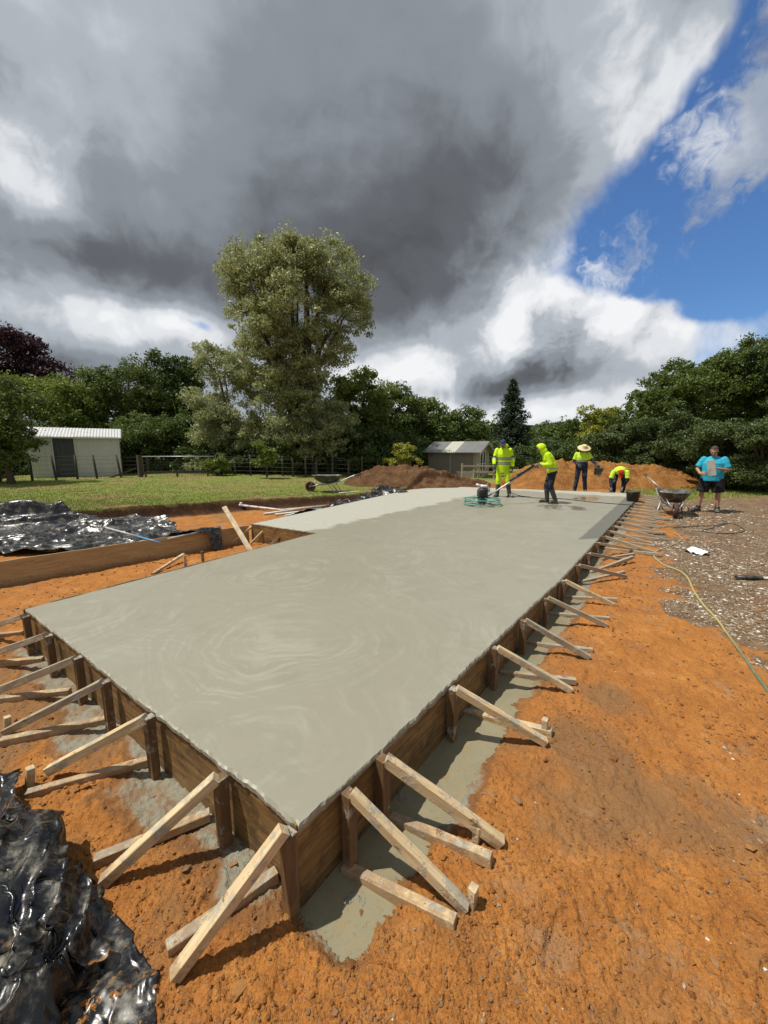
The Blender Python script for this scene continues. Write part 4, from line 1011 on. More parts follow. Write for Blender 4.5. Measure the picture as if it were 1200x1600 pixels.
for i, (u, v, D_, ru, rv, kd, lb) in enumerate([(632, 708, 18.6, 15, 14, 'yellow', 'yellow-green shrub on top of the brown soil mound'), (415, 708, 18.2, 16, 16, 'bright', 'small bright shrub under the tall silver tree'), (310, 727, 21, 18, 7, 'silver', 'pale flowering shrub seen through the metal gate'), (345, 722, 19.5, 16, 14, 'bright', 'low green shrub by the right gate post')]):
    tree('small_shrub', lb, 'shrub', gnd(u, D_), [BL(u, v, D_, ru, rv), BL(u+ru*.5, v+rv*.8, D_, ru*.7, rv*.8), BL(u-ru*.5, v+rv*.8, D_, ru*.7, rv*.8)], kd, nclump=90, leaves=44, clump_r=.16, size=.11, r0=.03, seed=130+i, part='foliage')
# cut-out: the spreading shrub in front of the fence is covered by the ones above

# ------------------------------------------------------------------ grass blades and loose stones
def scatter_blades(name, n, region, size, label, seed):
    r = np.random.default_rng(seed); x, y = region(r, n)
    z = zground(x, y); g = masks(x, y)[0]; k = g > .5; x, y, z = x[k], y[k], z[k]; m = len(x)
    a = r.uniform(0, 6.28, m); h = size*r.uniform(.5, 1.5, m); w = h*.22; le = r.uniform(-.6, .6, (m, 2))*h[:, None]
    p0 = np.stack([x-np.cos(a)*w, y-np.sin(a)*w, z-.01], 1); p1 = np.stack([x+np.cos(a)*w, y+np.sin(a)*w, z-.01], 1)
    p2 = np.stack([x+le[:, 0], y+le[:, 1], z+h], 1)
    V = np.stack([p0, p1, p2], 1).reshape(-1, 3); Fc = np.arange(m*3).reshape(m, 3)
    o = link(name, np_mesh(name, V, Fc), LEAF_GRASS); tag(o, label, 'grass', kind='stuff')
def m_grass(N, bs):
    pos = N.new('ShaderNodeNewGeometry').outputs['Position']; ri = N.new('ShaderNodeNewGeometry').outputs['Random Per Island']
    c = N.mix(N.noise(pos, .9, 6, .65), (.16, .23, .035), (.30, .33, .08)); c = N.mix(N.sm(N.noise(N.vm('MULTIPLY', pos, (.6, 1.6, 1)), .7, 6, .65), .46, .60, 0, .85), c, (.38, .29, .13))
    c = N.mix(N.m('MULTIPLY', ri, .5), c, (.10, .16, .02)); N.put(bs.inputs['Base Color'], c); bs.inputs['Roughness'].default_value = .6; bs.inputs['Specular IOR Level'].default_value = .25
LEAF_GRASS = material('lawn_blade', m_grass)
def reg_lawn(r, n):
    v = r.random(n)**1.0; D_ = 6.5/(1-v*.68); u = r.uniform(-30, 700, n); x = (u-600)/F*D_*1.02; return x, D_
scatter_blades('grass', 240000, reg_lawn, .028, 'short mown green lawn with dry brown patches between the pit and the fence', 5)
def reg_right(r, n): return r.uniform(8.6, 17, n), r.uniform(11, 17, n)
scatter_blades('grass', 24000, reg_right, .05, 'strip of grass at the foot of the dark cypresses on the right', 6)

def rock_template(r, sub=1):
    bm = bmesh.new(); bmesh.ops.create_icosphere(bm, subdivisions=sub, radius=1)
    V = np.array([v.co[:] for v in bm.verts]); Fc = np.array([[v.index for v in f.verts] for f in bm.faces]); bm.free()
    V *= (1+.28*r.standard_normal(len(V)))[:, None]; return V, Fc
def scatter_rocks(name, x, y, s, mat, label, cat, seed, flat=.6, sink=.25, extra=0.0):
    r = np.random.default_rng(seed); tv = [rock_template(r) for _ in range(6)]
    z = zground(x, y); n = len(x); Vs = []; Fs = []; off = 0
    for k in range(6):
        id_ = np.where(np.arange(n) % 6 == k)[0]; V, Fc = tv[k]; m = len(id_)
        a = r.uniform(0, 6.28, m); ca, sa = np.cos(a), np.sin(a)
        sc = np.stack([s[id_]*r.uniform(.7, 1.3, m), s[id_]*r.uniform(.6, 1.1, m), s[id_]*flat*r.uniform(.6, 1.2, m)], 1)
        L_ = V[None]*sc[:, None]; tilt = r.uniform(-.5, .5, m)[:, None]
        X = L_[..., 0]*ca[:, None]-L_[..., 1]*sa[:, None]; Y = L_[..., 0]*sa[:, None]+L_[..., 1]*ca[:, None]; Z = L_[..., 2]+X*tilt*.5
        P = np.stack([X+x[id_][:, None], Y+y[id_][:, None], Z+z[id_][:, None]+(s[id_]*(flat*.5-sink))[:, None]+extra], -1)
        Vs.append(P.reshape(-1, 3)); Fs.append((Fc[None]+(np.arange(m)*len(V))[:, None, None]+off).reshape(-1, 3)); off += m*len(V)
    o = link(name, np_mesh(name, np.concatenate(Vs), np.concatenate(Fs), False), mat); tag(o, label, cat, kind='stuff')
def m_clod(N, bs):
    pos = N.new('ShaderNodeNewGeometry').outputs['Position']; ri = N.new('ShaderNodeNewGeometry').outputs['Random Per Island']
    c = N.ramp(ri, [(0, (.18, .075, .024)), (.15, (.32, .135, .032)), (.5, (.40, .18, .045)), (.8, (.48, .26, .085)), (.93, (.27, .20, .13))])
    c = N.mix(N.noise(pos, 70, 5, .65), c, (.20, .08, .03)); N.put(bs.inputs['Base Color'], c); bs.inputs['Roughness'].default_value = .95; bs.inputs['Specular IOR Level'].default_value = .2
    b = N.new('ShaderNodeBump'); b.inputs['Distance'].default_value = .008; N.put(b.inputs['Height'], N.noise(pos, 90, 5, .7)); N.l.new(b.outputs[0], bs.inputs['Normal'])
M_CLOD = material('clay_clods', m_clod)
def m_shell(N, bs):
    ri = N.new('ShaderNodeNewGeometry').outputs['Random Per Island']; pos = N.new('ShaderNodeNewGeometry').outputs['Position']
    c = N.ramp(ri, [(0, (.10, .065, .035)), (.45, (.20, .145, .09)), (.72, (.30, .245, .175)), (.88, (.46, .41, .33)), (.97, (.72, .68, .60))])
    c = N.mix(N.sm(N.noise(pos, 40, 4, .6), .5, .7, 0, .6), c, (.24, .15, .08)); N.put(bs.inputs['Base Color'], c); bs.inputs['Roughness'].default_value = .8
M_SHELL = material('gravel_shell', m_shell)
def polar_pts(r, n, D0, D1, a0, a1, pw=.5):
    rad = D0*(D1/D0)**(r.random(n)**(1/(1+pw))); a = np.radians(r.uniform(a0, a1, n)); return rad*np.sin(a), rad*np.cos(a)
r = np.random.default_rng(77)
def outside_slab(x, y):
    c = np.mean(SLAB, 0); return ~in_poly(x, y, [p-(p-c)/np.linalg.norm(p-c)*(-.05) for p in SLAB])
x, y = polar_pts(r, 120000, .75, 9, -62, 60, .3); g, gv, ce, dk = masks(x, y); cl = fbm(x*2.2, y*2.2, 3, 91)
k = outside_slab(x, y) & (g < .1) & (gv < .5) & (ce < .35) & (cl+r.random(len(x))*.35 > .62); x, y = x[k], y[k]
s = .0020+.0065*r.random(len(x))**5*(1+.25*np.hypot(x, y)); scatter_rocks('clay_clods', x, y, s, M_CLOD, 'crumbs and clods of orange clay strewn over the ground', 'clay clods', 1)
x, y = polar_pts(r, 240, 1.0, 7, -60, 58, .2); g, gv, ce, dk = masks(x, y); k = outside_slab(x, y) & (g < .1); x, y = x[k], y[k]
scatter_rocks('clay_lumps', x, y, .008+.017*r.random(len(x))**2.6, M_CLOD, 'larger broken lumps of dark and orange clay lying about', 'clay lumps', 2, flat=.75)
x, y = polar_pts(r, 90000, 2.0, 15, 8, 62, .4); g, gv, ce, dk = masks(x, y); k = outside_slab(x, y) & (gv > .35+.3*r.random(len(x))) & (g < .2) & (fbm(x*1.9, y*1.9, 4, 95)+.16*r.random(len(x)) > .56); x, y = x[k], y[k]
scatter_rocks('shell_gravel', x, y, (.005+.010*r.random(len(x))**3)*(1+.10*np.hypot(x, y)), M_SHELL, 'pale crushed stone and shell trodden into brown soil on the right', 'gravel', 3, flat=.45)
x, y = polar_pts(r, 380, 1.0, 6, 0, 60, .2); g, gv, ce, dk = masks(x, y); k = outside_slab(x, y) & (ce < .3); x, y = x[k], y[k]
scatter_rocks('pale_pebbles', x, y, .003+.006*r.random(len(x))**2, M_SHELL, 'few pale pebbles scattered over the orange clay', 'pebbles', 4, flat=.6, sink=.1)
# ------------------------------------------------------------------ soil mounds
def m_soil(N, bs, a=(.16, .075, .035), b_=(.27, .15, .08), c_=(.08, .04, .02)):
    pos = N.new('ShaderNodeNewGeometry').outputs['Position']; n1 = N.noise(pos, 2.2, 6, .65); n2 = N.noise(pos, 13, 6, .7)
    c = N.mix(N.sm(n1, .35, .65), a, b_); c = N.mix(N.sm(n2, .5, .68, 0, .8), c, c_); N.put(bs.inputs['Base Color'], c)
    bs.inputs['Roughness'].default_value = .97; bs.inputs['Specular IOR Level'].default_value = .2
    b = N.new('ShaderNodeBump'); b.inputs['Distance'].default_value = .06; N.put(b.inputs['Height'], N.m('ADD', n2, N.m('MULTIPLY', N.noise(pos, 40, 4, .7), .4))); N.l.new(b.outputs[0], bs.inputs['Normal'])
def mound(name, x0, x1, y0, y1, prof, mat, label, seed, rough=.35):
    """prof: list of (x, height); the ridge runs along x"""
    nx, ny = 190, 80; X, Y = np.meshgrid(np.linspace(x0, x1, nx), np.linspace(y0, y1, ny), indexing='ij')
    h = np.interp(X, [p[0] for p in prof], [p[1] for p in prof]); v = (Y-(y0+y1)/2)/((y1-y0)/2)+.25*(fbm(X*.5, Y*0, 2, seed)-.5)
    sh = np.clip(1-np.abs(v)**1.7, 0, 1)
    n = fbm(X*1.1, Y*1.1, 5, seed)-.5; n2 = fbm(X*4.5, Y*4.5, 4, seed+9, .6)-.5; rid = np.abs(fbm(X*2.2+Y, Y*1.2, 4, seed+4)-.5)
    Z = zbase(X, Y)-.12+h*sh*(1+.5*n)+sh*(rough*1.1*n2*.7-rid*.42*np.minimum(h, 1)+.05*(fbm(X*11, Y*11, 3, seed+6)-.5))*(h > .05)+.10*sh
    idx = np.arange(nx*ny).reshape(nx, ny); f = np.stack([idx[:-1, :-1], idx[1:, :-1], idx[1:, 1:], idx[:-1, 1:]], -1).reshape(-1, 4)
    o = link(name, np_mesh(name, np.stack([X-x0, Y-y0, Z], -1).reshape(-1, 3), f, True), mat); o.location = (x0, y0, 0); tag(o, label, 'soil mound')
M_SOILB = material('brown_topsoil', m_soil, a=(.095, .045, .020), b_=(.165, .090, .042), c_=(.045, .022, .012))
M_SOILO = material('orange_subsoil', m_soil, a=(.25, .105, .028), b_=(.37, .175, .05), c_=(.11, .045, .016))
x0 = W(540, 750, 17).x; k17 = 17.2/F
def px(u, D_): return (u-600)/F*D_*1.0
mound('soil_mound', px(538, 17), px(772, 17), 15.2, 19.2, [(px(538, 17), .02), (px(560, 17), .35), (px(590, 17), .66), (px(625, 17), .82), (px(665, 17), .76), (px(700, 17), .55), (px(740, 17), .22), (px(772, 17), .02)], M_SOILB, 'heap of dark brown topsoil in front of the hut', 5)
mound('soil_mound', px(775, 18.2), px(1085, 18.2), 15.5, 19.6, [(px(775, 18.2), .02), (px(800, 18.2), .50), (px(830, 18.2), .98), (px(900, 18.2), .98), (px(960, 18.2), .98), (px(1000, 18.2), .86), (px(1035, 18.2), .60), (px(1085, 18.2), .02)], M_SOILO, 'long heap of orange clay behind the workers', 8)

# ------------------------------------------------------------------ long board, planks, pipes on the left
board((-2.80, 7.86), (-7.2, 3.35), -.37, -.50, 'long pale timber board on edge from the left picture border to the slab recess', top=-.03, mat=M_WYEL, group=None, side=-1, name='timber_board')
def lone(name, p, q, w, h, mat, label, cat, group=None, upv=(0, 0, 1), roll=0):
    o = beam(name, p, q, w, h, mat, upv=upv, roll=roll); tag(o, label, cat, group); return o
a = GG(392, 862); b = W(350, 792, 8.3)
lone('leaning_plank', Vector((a.x, a.y, a.z)), Vector((G(350, 794, -.02).x-.0, G(350, 794, -.02).y-.15, .10)) if False else W(350, 792, 7.9), .085, .03, M_WPALE, 'pale plank leaning over the end of the long board by the recess', 'plank', upv=(0, -.6, 1))
lone('timber_offcut', GG(238, 897, .02), GG(287, 866, .10), .045, .04, M_WPALE, 'pale stick sloping to a short peg beside the slab left edge', 'stick')
for i, (u, v, v2) in enumerate(((290, 885, 864), (317, 878, 862))):
    p = GG(u, v); q = Vector((p.x, p.y, p.z+.19))
    lone('short_peg', p-Vector((0, 0, .08)), q, .045, .03, M_WDARK if i else M_WPALE, ('pale short peg at the end of the sloping stick', 'brown short peg right of the sloping stick')[i], 'peg', 'pegs between the board and the slab')
def pipe(name, pts, rad, mat, label, cat, group=None, seg=10, hollow=True):
    c = pts[0].copy(); bm = bmesh.new(); b_tube(bm, [p-c for p in pts], rad, seg)
    o = link(name, bm_mesh(name, bm), mat, loc=c); tag(o, label, cat, group); return o
def pipe_thing(pts, rad, label, coupler):
    c = pts[0].copy(); t = thing('plastic_pipe', c, label, 'pipe', 'white pipes by the far left slab edge'); bm = bmesh.new(); b_tube(bm, [p-c for p in pts], rad, 12); link('pipe', bm_mesh('pipe', bm), M_PVC, t)
    if coupler:
        bm = bmesh.new(); d = (pts[1]-pts[0]).normalized(); b_tube(bm, [-d*.03, d*.09], rad*1.35, 12); b_tube(bm, [d*.02, d*.02+Vector((0, 0, .09))], rad*1.1, 10); link('coupler', bm_mesh('coupler', bm), M_PVC, t)
pipe_thing([GG(376, 793, .06), GG(440, 797, .05), GG(505, 791, .05)], .032, 'white pipe with an upturned elbow at its left end', True)
pipe_thing([GG(412, 803, .03), GG(470, 795, .05)], .028, 'short white pipe below the elbowed one', False)
pipe_thing([GG(430, 804, .03), GG(535, 792, .05)], .028, 'long white pipe nearest to the slab', False)
pipe_thing([GG(445, 806, .02), GG(480, 799, .03)], .026, 'stub of white pipe touching the slab edge', False)
pipe('pipe', [GG(668, 756, .10), GG(700, 757, .05)], .04, M_PVC, 'pale short pipe right of the orange saw', 'pipe')
pipe('pipe', [GG(530, 771, .04), GG(578, 771, .04)], .025, M_PVC, 'thin pale stick on the lawn right of the wheelbarrow', 'stick')
M_BLUE = simple('blue_rod_paint', (.10, .30, .55), .4); M_ROD = simple('pale_rod', (.50, .55, .56), .35, dirt=.3)
def rod(p, q, label, tipcol):
    c = p.copy(); t = thing('measuring_rod', c, label, 'rod'); d = q-p; bm = bmesh.new(); b_tube(bm, [Vector(), d*.6], .014, 8); link('shaft', bm_mesh('shaft', bm), M_ROD, t)
    bm = bmesh.new(); b_tube(bm, [d*.6, d], .0145, 8); link('tip', bm_mesh('tip', bm), tipcol, t)
rod(W(165, 824, 6.6), W(251, 848, 6.2), 'thin rod with a blue end lying across the wide plastic', M_BLUE)
rod(W(345, 823, 7.4), W(262, 842, 6.7), 'thin pale rod laid along the top of the long board', M_ROD)
# clutter in the pit behind the board
# ------------------------------------------------------------------ garden shed
def m_clad(N, bs, col=(.50, .50, .43), pitch=.10, dirt=.3):
    tc = N.new('ShaderNodeTexCoord').outputs['Object']; n = N.noise(tc, 3, 5, .6); c = N.mix(n, tuple(v*.85 for v in col), tuple(min(1, v*1.1) for v in col))
    c = N.mix(N.sm(N.noise(N.vm('MULTIPLY', tc, (6, 6, .6)), 1, 5, .65), .55, .75, 0, dirt), c, tuple(v*.5 for v in col)); N.put(bs.inputs['Base Color'], c); bs.inputs['Roughness'].default_value = .5
M_CREAM = material('cream_cladding', m_clad, col=(.60, .60, .56)); M_DOOR = material('charcoal_door', m_clad, col=(.06, .065, .07))
def m_roof(N, bs):
    tc = N.new('ShaderNodeTexCoord').outputs['Object']; c = N.mix(N.noise(tc, 3, 6, .65), (.42, .42, .41), (.68, .68, .67))
    c = N.mix(N.sm(N.noise(tc, 2.1, 6, .7), .58, .66, 0, .8), c, (.28, .10, .07)); N.put(bs.inputs['Base Color'], c); bs.inputs['Roughness'].default_value = .42; bs.inputs['Metallic'].default_value = .25
M_ROOF = material('metal_roof', m_roof)
def ribbed(P, Q, z0, z1, thick=.03, pitch=.11, depth=.014, o0=0.0):
    """ribbed upright panel from P to Q (local xy)"""
    bm = bmesh.new(); P = Vector(P); Q = Vector(Q); d = (Q-P); L = d.length; d /= L; n = Vector((d.y, -d.x, 0)); prof = []
    x = 0
    while x < L-.001:
        for (a, b) in ((0, 0), (pitch*.55, 0), (pitch*.65, depth), (pitch*.9, depth)):
            if x+a < L: prof.append((x+a, b))
        x += pitch
    prof.append((L, 0))
    f = [[bm.verts.new((P+d*a+n*b+Vector((0, 0, zz)))) for (a, b) in prof] for zz in (z0, z1)]
    bk = [[bm.verts.new((P+d*a-n*thick+Vector((0, 0, zz)))) for (a, b) in prof] for zz in (z0, z1)]
    for k in range(len(prof)-1):
        bm.faces.new((f[0][k], f[0][k+1], f[1][k+1], f[1][k])); bm.faces.new((bk[0][k], bk[1][k], bk[1][k+1], bk[0][k+1]))
        bm.faces.new((f[1][k], f[1][k+1], bk[1][k+1], bk[1][k])); bm.faces.new((f[0][k], bk[0][k], bk[0][k+1], f[0][k+1]))
    for k in (0, -1): bm.faces.new((f[0][k], f[1][k], bk[1][k], bk[0][k]))
    return bm
def shed():
    pL = W(52, 751, 17.6); pR = W(190, 742.5, 19.4); z = .22; P = Vector((pL.x, pL.y, 0)); Q = Vector((pR.x, pR.y, 0)); d = (Q-P).normalized(); n = Vector((-d.y, d.x, 0)); L = (Q-P).length
    t = thing('garden_shed', (P.x, P.y, z), 'small cream ribbed-metal garden shed with a charcoal sliding door at the left', 'shed', rz=math.atan2(d.y, d.x))
    H = 1.95; DP = 2.4
    dx0 = L*.245; dx1 = L*.49
    link('front_wall', bm_mesh('front_wall', ribbed((0, 0, 0), (dx0, 0, 0), 0, H)), M_CREAM, t)
    link('front_wall', bm_mesh('front_wall', ribbed((dx1, 0, 0), (L, 0, 0), 0, H)), M_CREAM, t)
    link('side_wall', bm_mesh('side_wall', ribbed((L-.0, .032, 0), (L, DP, 0), 0, H)), M_CREAM, t)
    link('side_wall', bm_mesh('side_wall', ribbed((0, DP, 0), (0, .032, 0), 0, H)), M_CREAM, t)
    link('back_wall', bm_mesh('back_wall', ribbed((L, DP+.03, 0), (0, DP+.03, 0), 0, H)), M_CREAM, t)
    dr = link('door', bm_mesh('door', ribbed((dx0+.01, .02, 0), (dx1-.01, .02, 0), .03, H-.02, .02, .16, .01)), M_DOOR, t)
    bm = bmesh.new(); b_box(bm, (dx0+.1, -.02, 1.0), (.03, .03, .16), bev=.005); link('handle', bm_mesh('handle', bm), M_BLACKP, dr)
    for yy0, zz0, yy1, zz1 in ((-.10, H-.06, DP/2, H+.42), (DP/2, H+.42, DP+.12, H-.06)):
        bm = bmesh.new(); m = int((L+.3)/.12)
        fr = []
        for k in range(m*2+1):
            xx = -.15+(L+.3)*k/(m*2); up = .018*(k % 2)
            fr.append([bm.verts.new((xx, yy0, zz0+up)), bm.verts.new((xx, yy1, zz1+up)), bm.verts.new((xx, yy1, zz1+up-.02)), bm.verts.new((xx, yy0, zz0+up-.02))])
        for k in range(len(fr)-1):
            for j in range(4): bm.faces.new((fr[k][j], fr[k][(j+1) % 4], fr[k+1][(j+1) % 4], fr[k+1][j]))
        bm.faces.new(fr[0]); bm.faces.new(fr[-1]); link('roof', bm_mesh('roof', bm), M_ROOF, t)
    for xx in (0.01, L-.01):
        bm = bmesh.new(); v = [bm.verts.new(p) for p in ((xx, .02, H-.05), (xx, DP, H-.05), (xx, DP/2, H+.39))]; bm.faces.new(v)
        r_ = bmesh.ops.extrude_face_region(bm, geom=bm.faces[:]); bmesh.ops.translate(bm, vec=(.02 if xx < 1 else -.02, 0, 0), verts=[e for e in r_['geom'] if isinstance(e, bmesh.types.BMVert)]); link('gable', bm_mesh('gable', bm), M_CREAM, t)
    bm = bmesh.new(); b_box(bm, (L/2, -.125, H-.075), (L+.3, .04, .07)); link('gutter', bm_mesh('gutter', bm), M_CREAM, t)
    for xx in (-.0, dx0, dx1, L):
        bm = bmesh.new(); b_box(bm, (xx, -.022, H/2-.03), (.05, .012, H-.08)); link('corner_trim', bm_mesh('corner_trim', bm), M_CREAM, t)
shed()
# ------------------------------------------------------------------ hut with grey roof
M_HWALL = material('beige_hut_wall', m_clad, col=(.22, .19, .15), dirt=.2); M_HEND = material('pale_weatherboard', m_clad, col=(.36, .34, .30), dirt=.2)
M_WHITE = simple('white_paint', (.72, .72, .68), .5); M_GLASS = simple('dark_window_glass', (.02, .025, .03), .08, spec=.8); M_HROOF = simple('grey_corrugated_roof', (.20, .20, .19), .5, .2, var=.3, scale=2); M_HPAN = simple('pale_translucent_roof_panel', (.46, .46, .38), .5, var=.2)
def hut():
    D_ = 22.0; pL = W(668, 745, D_); pC = W(732, 745, D_-1.2); pR = W(790, 745, D_+.2); z = -.02
    P = Vector((pL.x, pL.y, 0)); Q = Vector((pC.x, pC.y, 0)); d = (Q-P).normalized(); L = (Q-P).length+.3; t = thing('garden_hut', (P.x, P.y, z), 'low hut with grey corrugated roof and white-framed glass doors behind the soil mound', 'hut', rz=math.atan2(d.y, d.x))
    H = 1.52; DP = 2.6
    for k in range(2):
        bm = bmesh.new(); b_box(bm, (L*(.25+.5*k), .05, H/2), (L*.5-.012, .08, H)); link('front_wall', bm_mesh('front_wall', bm), M_HWALL, t)
    for xx in (L/2, L-.03):
        bm = bmesh.new(); b_box(bm, (xx, .0, H/2), (.07, .05, H)); link('wall_post', bm_mesh('wall_post', bm), M_HEND, t)
    # end wall with gable (faces right)
    bm = bmesh.new(); v = [bm.verts.new(p) for p in ((L+.06, .02, 0), (L+.06, DP, 0), (L+.06, DP, H), (L+.06, DP/2, H+.44), (L+.06, .02, H))]; bm.faces.new(v); r_ = bmesh.ops.extrude_face_region(bm, geom=bm.faces[:]); bmesh.ops.translate(bm, vec=(-.08, 0, 0), verts=[e for e in r_['geom'] if isinstance(e, bmesh.types.BMVert)])
    link('end_wall', bm_mesh('end_wall', bm), M_HEND, t)
    bm = bmesh.new(); b_box(bm, (.05, DP/2, H/2), (.08, DP, H)); b_box(bm, (L/2, DP, H/2), (L, .08, H)); link('back_wall', bm_mesh('back_wall', bm), M_HWALL, t)
    # roof
    n = 30
    for side in (0, 1):
        y0, z0, y1, z1 = ((-.28, H-.10, DP/2, H+.50) if side == 0 else (DP+.28, H-.10, DP/2, H+.50))
        segs = ((-.25, L*.34, M_HROOF), (L*.34, L*.62, M_HPAN), (L*.62, L+.35, M_HROOF)) if side == 0 else ((-.25, L+.35, M_HROOF),)
        for (xa, xb, mt) in segs:
            bm = bmesh.new(); m = max(6, int((xb-xa)/.06)); fr = []
            for k in range(m+1):
                xx = xa+(xb-xa)*k/m-.0; up = .02*(k % 2); fr.append([bm.verts.new((xx, y0, z0+up)), bm.verts.new((xx, y1, z1+up)), bm.verts.new((xx, y1, z1+up-.03)), bm.verts.new((xx, y0, z0+up-.03))])
            for k in range(m):
                for j in range(4): bm.faces.new((fr[k][j], fr[k][(j+1) % 4], fr[k+1][(j+1) % 4], fr[k+1][j]))
            bm.faces.new(fr[0]); bm.faces.new(fr[-1]); o = link('roof', bm_mesh('roof', bm), mt, t)
            if mt is M_HPAN: o['label'] = 'pale roof panel'
    # barge board following the gable
    bm = bmesh.new()
    for s_ in (0, 1):
        ya, za, yb, zb_ = ((-.28, H-.12, DP/2, H+.48) if s_ == 0 else (DP+.28, H-.12, DP/2, H+.48)); v = [bm.verts.new((L+.37, a_, b_)) for a_, b_ in ((ya, za-.12), (yb, zb_-.12), (yb, zb_+.03), (ya, za+.03))]; f_ = bm.faces.new(v)
        r_ = bmesh.ops.extrude_face_region(bm, geom=[f_]); bmesh.ops.translate(bm, vec=(.025, 0, 0), verts=[e for e in r_['geom'] if isinstance(e, bmesh.types.BMVert)])
    link('barge_board', bm_mesh('barge_board', bm), M_HEND, t)
    # french doors in the end wall
    for k in range(2):
        yc = DP*.36+k*.52; f_ = bmesh.new()
        for (yy, zz, sy, sz) in ((yc-.23, .78, .06, 1.5), (yc+.23, .78, .06, 1.5), (yc, 1.50, .40, .06), (yc, .09, .40, .10), (yc, .80, .40, .04)): b_box(f_, (L+.085, yy, zz), (.045, sy, sz))
        dr = link('glass_door', bm_mesh('glass_door', f_), M_WHITE, t); f_ = bmesh.new(); b_box(f_, (L+.075, yc, .79), (.012, .40, 1.38)); link('pane', bm_mesh('pane', f_), M_GLASS, dr)
hut()
# white rail fence in front of the hut
def rail_fence():
    a = W(722, 745, 19.9); b = W(772, 745, 19.6); t = thing('rail_fence', (a.x, a.y, -.02), 'two-rail pale wooden fence in front of the glass doors', 'fence')
    o = Vector((a.x, a.y, -.02)); d = b-a
    for zz in (.42, .72): beam('rail', Vector((a.x, a.y, zz)), Vector((b.x, b.y, zz)), .03, .09, M_WGREY, t, o)
    for k in range(3): p = a+d*(k/2); beam('post', Vector((p.x, p.y+.04, -.1)), Vector((p.x, p.y+.04, .85)), .08, .08, M_WGREY, t, o)
rail_fence()
# ------------------------------------------------------------------ wire fence, gate
def zlawn(x, y): return float(zbase(x, y))
def wire_fence(pix, label, hs, leans=None, name='wire_fence', wires=(.25, .45, .65, .85, 1.0), rad=.045):
    pts = [W(u, 745, D_) for u, D_ in pix]; pts = [Vector((p.x, p.y, zlawn(p.x, p.y))) for p in pts]; o = pts[0].copy(); t = thing(name, o, label, 'fence')
    tops = []
    for i, p in enumerate(pts):
        ln = (leans[i] if leans else 0); h = hs[i % len(hs)]; q = p+Vector((ln, 0, h)); tops.append((p, q))
        bm = bmesh.new(); b_tube(bm, [p-o-Vector((0, 0, .2)), p-o+(q-p)*.5, q-o], [rad*1.05, rad, rad*.9], 8); link('post', bm_mesh('post', bm), M_POST, t)
    for w_ in wires:
        bm = bmesh.new(); ps = [(p+(q-p)*min(1, w_/(q-p).length))-o+Vector((0, -rad, 0)) for p, q in tops]; b_tube(bm, ps, .0045, 5); link('wire', bm_mesh('wire', bm), M_WIRE, t)
wire_fence([(-60, 15.6), (0, 15.9), (50, 16.2), (88, 16.6), (121, 17.0), (152, 17.4), (190, 17.9)], 'wire fence with dark wooden posts passing in front of the garden shed', [1.05], leans=[0, 0, 0, -.12, 0, -.1, -.16])
wire_fence([(345, 19.4), (368, 19.3), (392, 19.3), (418, 19.2), (442, 19.1), (458, 19.1), (478, 19.0), (495, 19.0), (520, 19.0), (545, 18.9), (566, 18.8), (590, 18.8)], 'dark post-and-wire fence running under the silver trees', [1.0, .9, 1.05, .95])
def big_post(u, D_, h, label, r_=.12):
    p = W(u, 745, D_); z = zlawn(p.x, p.y); o = beam('gate_post', Vector((p.x, p.y, z-.2)), Vector((p.x, p.y, z+h)), r_, r_, M_POST); tag(o, label, 'gate post', 'posts holding the metal gate')
big_post(220, 18.5, 1.02, 'thick weathered post at the left of the metal gate', .17); big_post(340, 19.3, 1.05, 'thick post at the right of the metal gate')
def gate():
    a = W(225, 745, 18.6); b = W(336, 745, 19.25); z = zlawn(a.x, a.y); o = Vector((a.x, a.y, z)); t = thing('metal_gate', o, 'long galvanised tube gate with wire mesh on the edge of the lawn', 'gate'); d = Vector((b.x-a.x, b.y-a.y, 0)); bm = bmesh.new()
    c = [Vector((0, 0, .12)), Vector((0, 0, .95)), d+Vector((0, 0, .95)), d+Vector((0, 0, .12))]; b_tube(bm, [c[0], c[1], c[2], c[3], c[0]], .022, 8); link('frame', bm_mesh('frame', bm), M_STEEL, t)
    bm = bmesh.new()
    for zz in (.28, .42, .56, .70, .82): b_tube(bm, [Vector((0, 0, zz)), d+Vector((0, 0, zz))], .005, 5)
    for k in range(1, 12): b_tube(bm, [d*(k/12)+Vector((0, 0, .12)), d*(k/12)+Vector((0, 0, .95))], .003, 4)
    link('mesh', bm_mesh('mesh', bm), M_WIRE, t)
gate()
def low_rail():
    a = W(228, 745, 18.2); b = W(325, 745, 18.9); z = zlawn(a.x, a.y); o = Vector((a.x, a.y, z)); t = thing('low_rail', o, 'low timber rail in front of the metal gate', 'rail')
    beam('rail', Vector((a.x, a.y, z+.22)), Vector((b.x, b.y, z+.24)), .04, .10, M_POST, t, o)
    for k in (0, .5, 1): p = a+(b-a)*k; beam('post', Vector((p.x, p.y, z-.1)), Vector((p.x, p.y, z+.2)), .07, .07, M_POST, t, o)
low_rail()
p = W(168, 745, 17.9); q = W(214, 745, 18.3); lone('fence_stay', Vector((p.x, p.y, .22)), Vector((q.x, q.y, .68)), .08, .07, M_POST, 'slanting timber stay between the shed and the left gate post', 'stay')
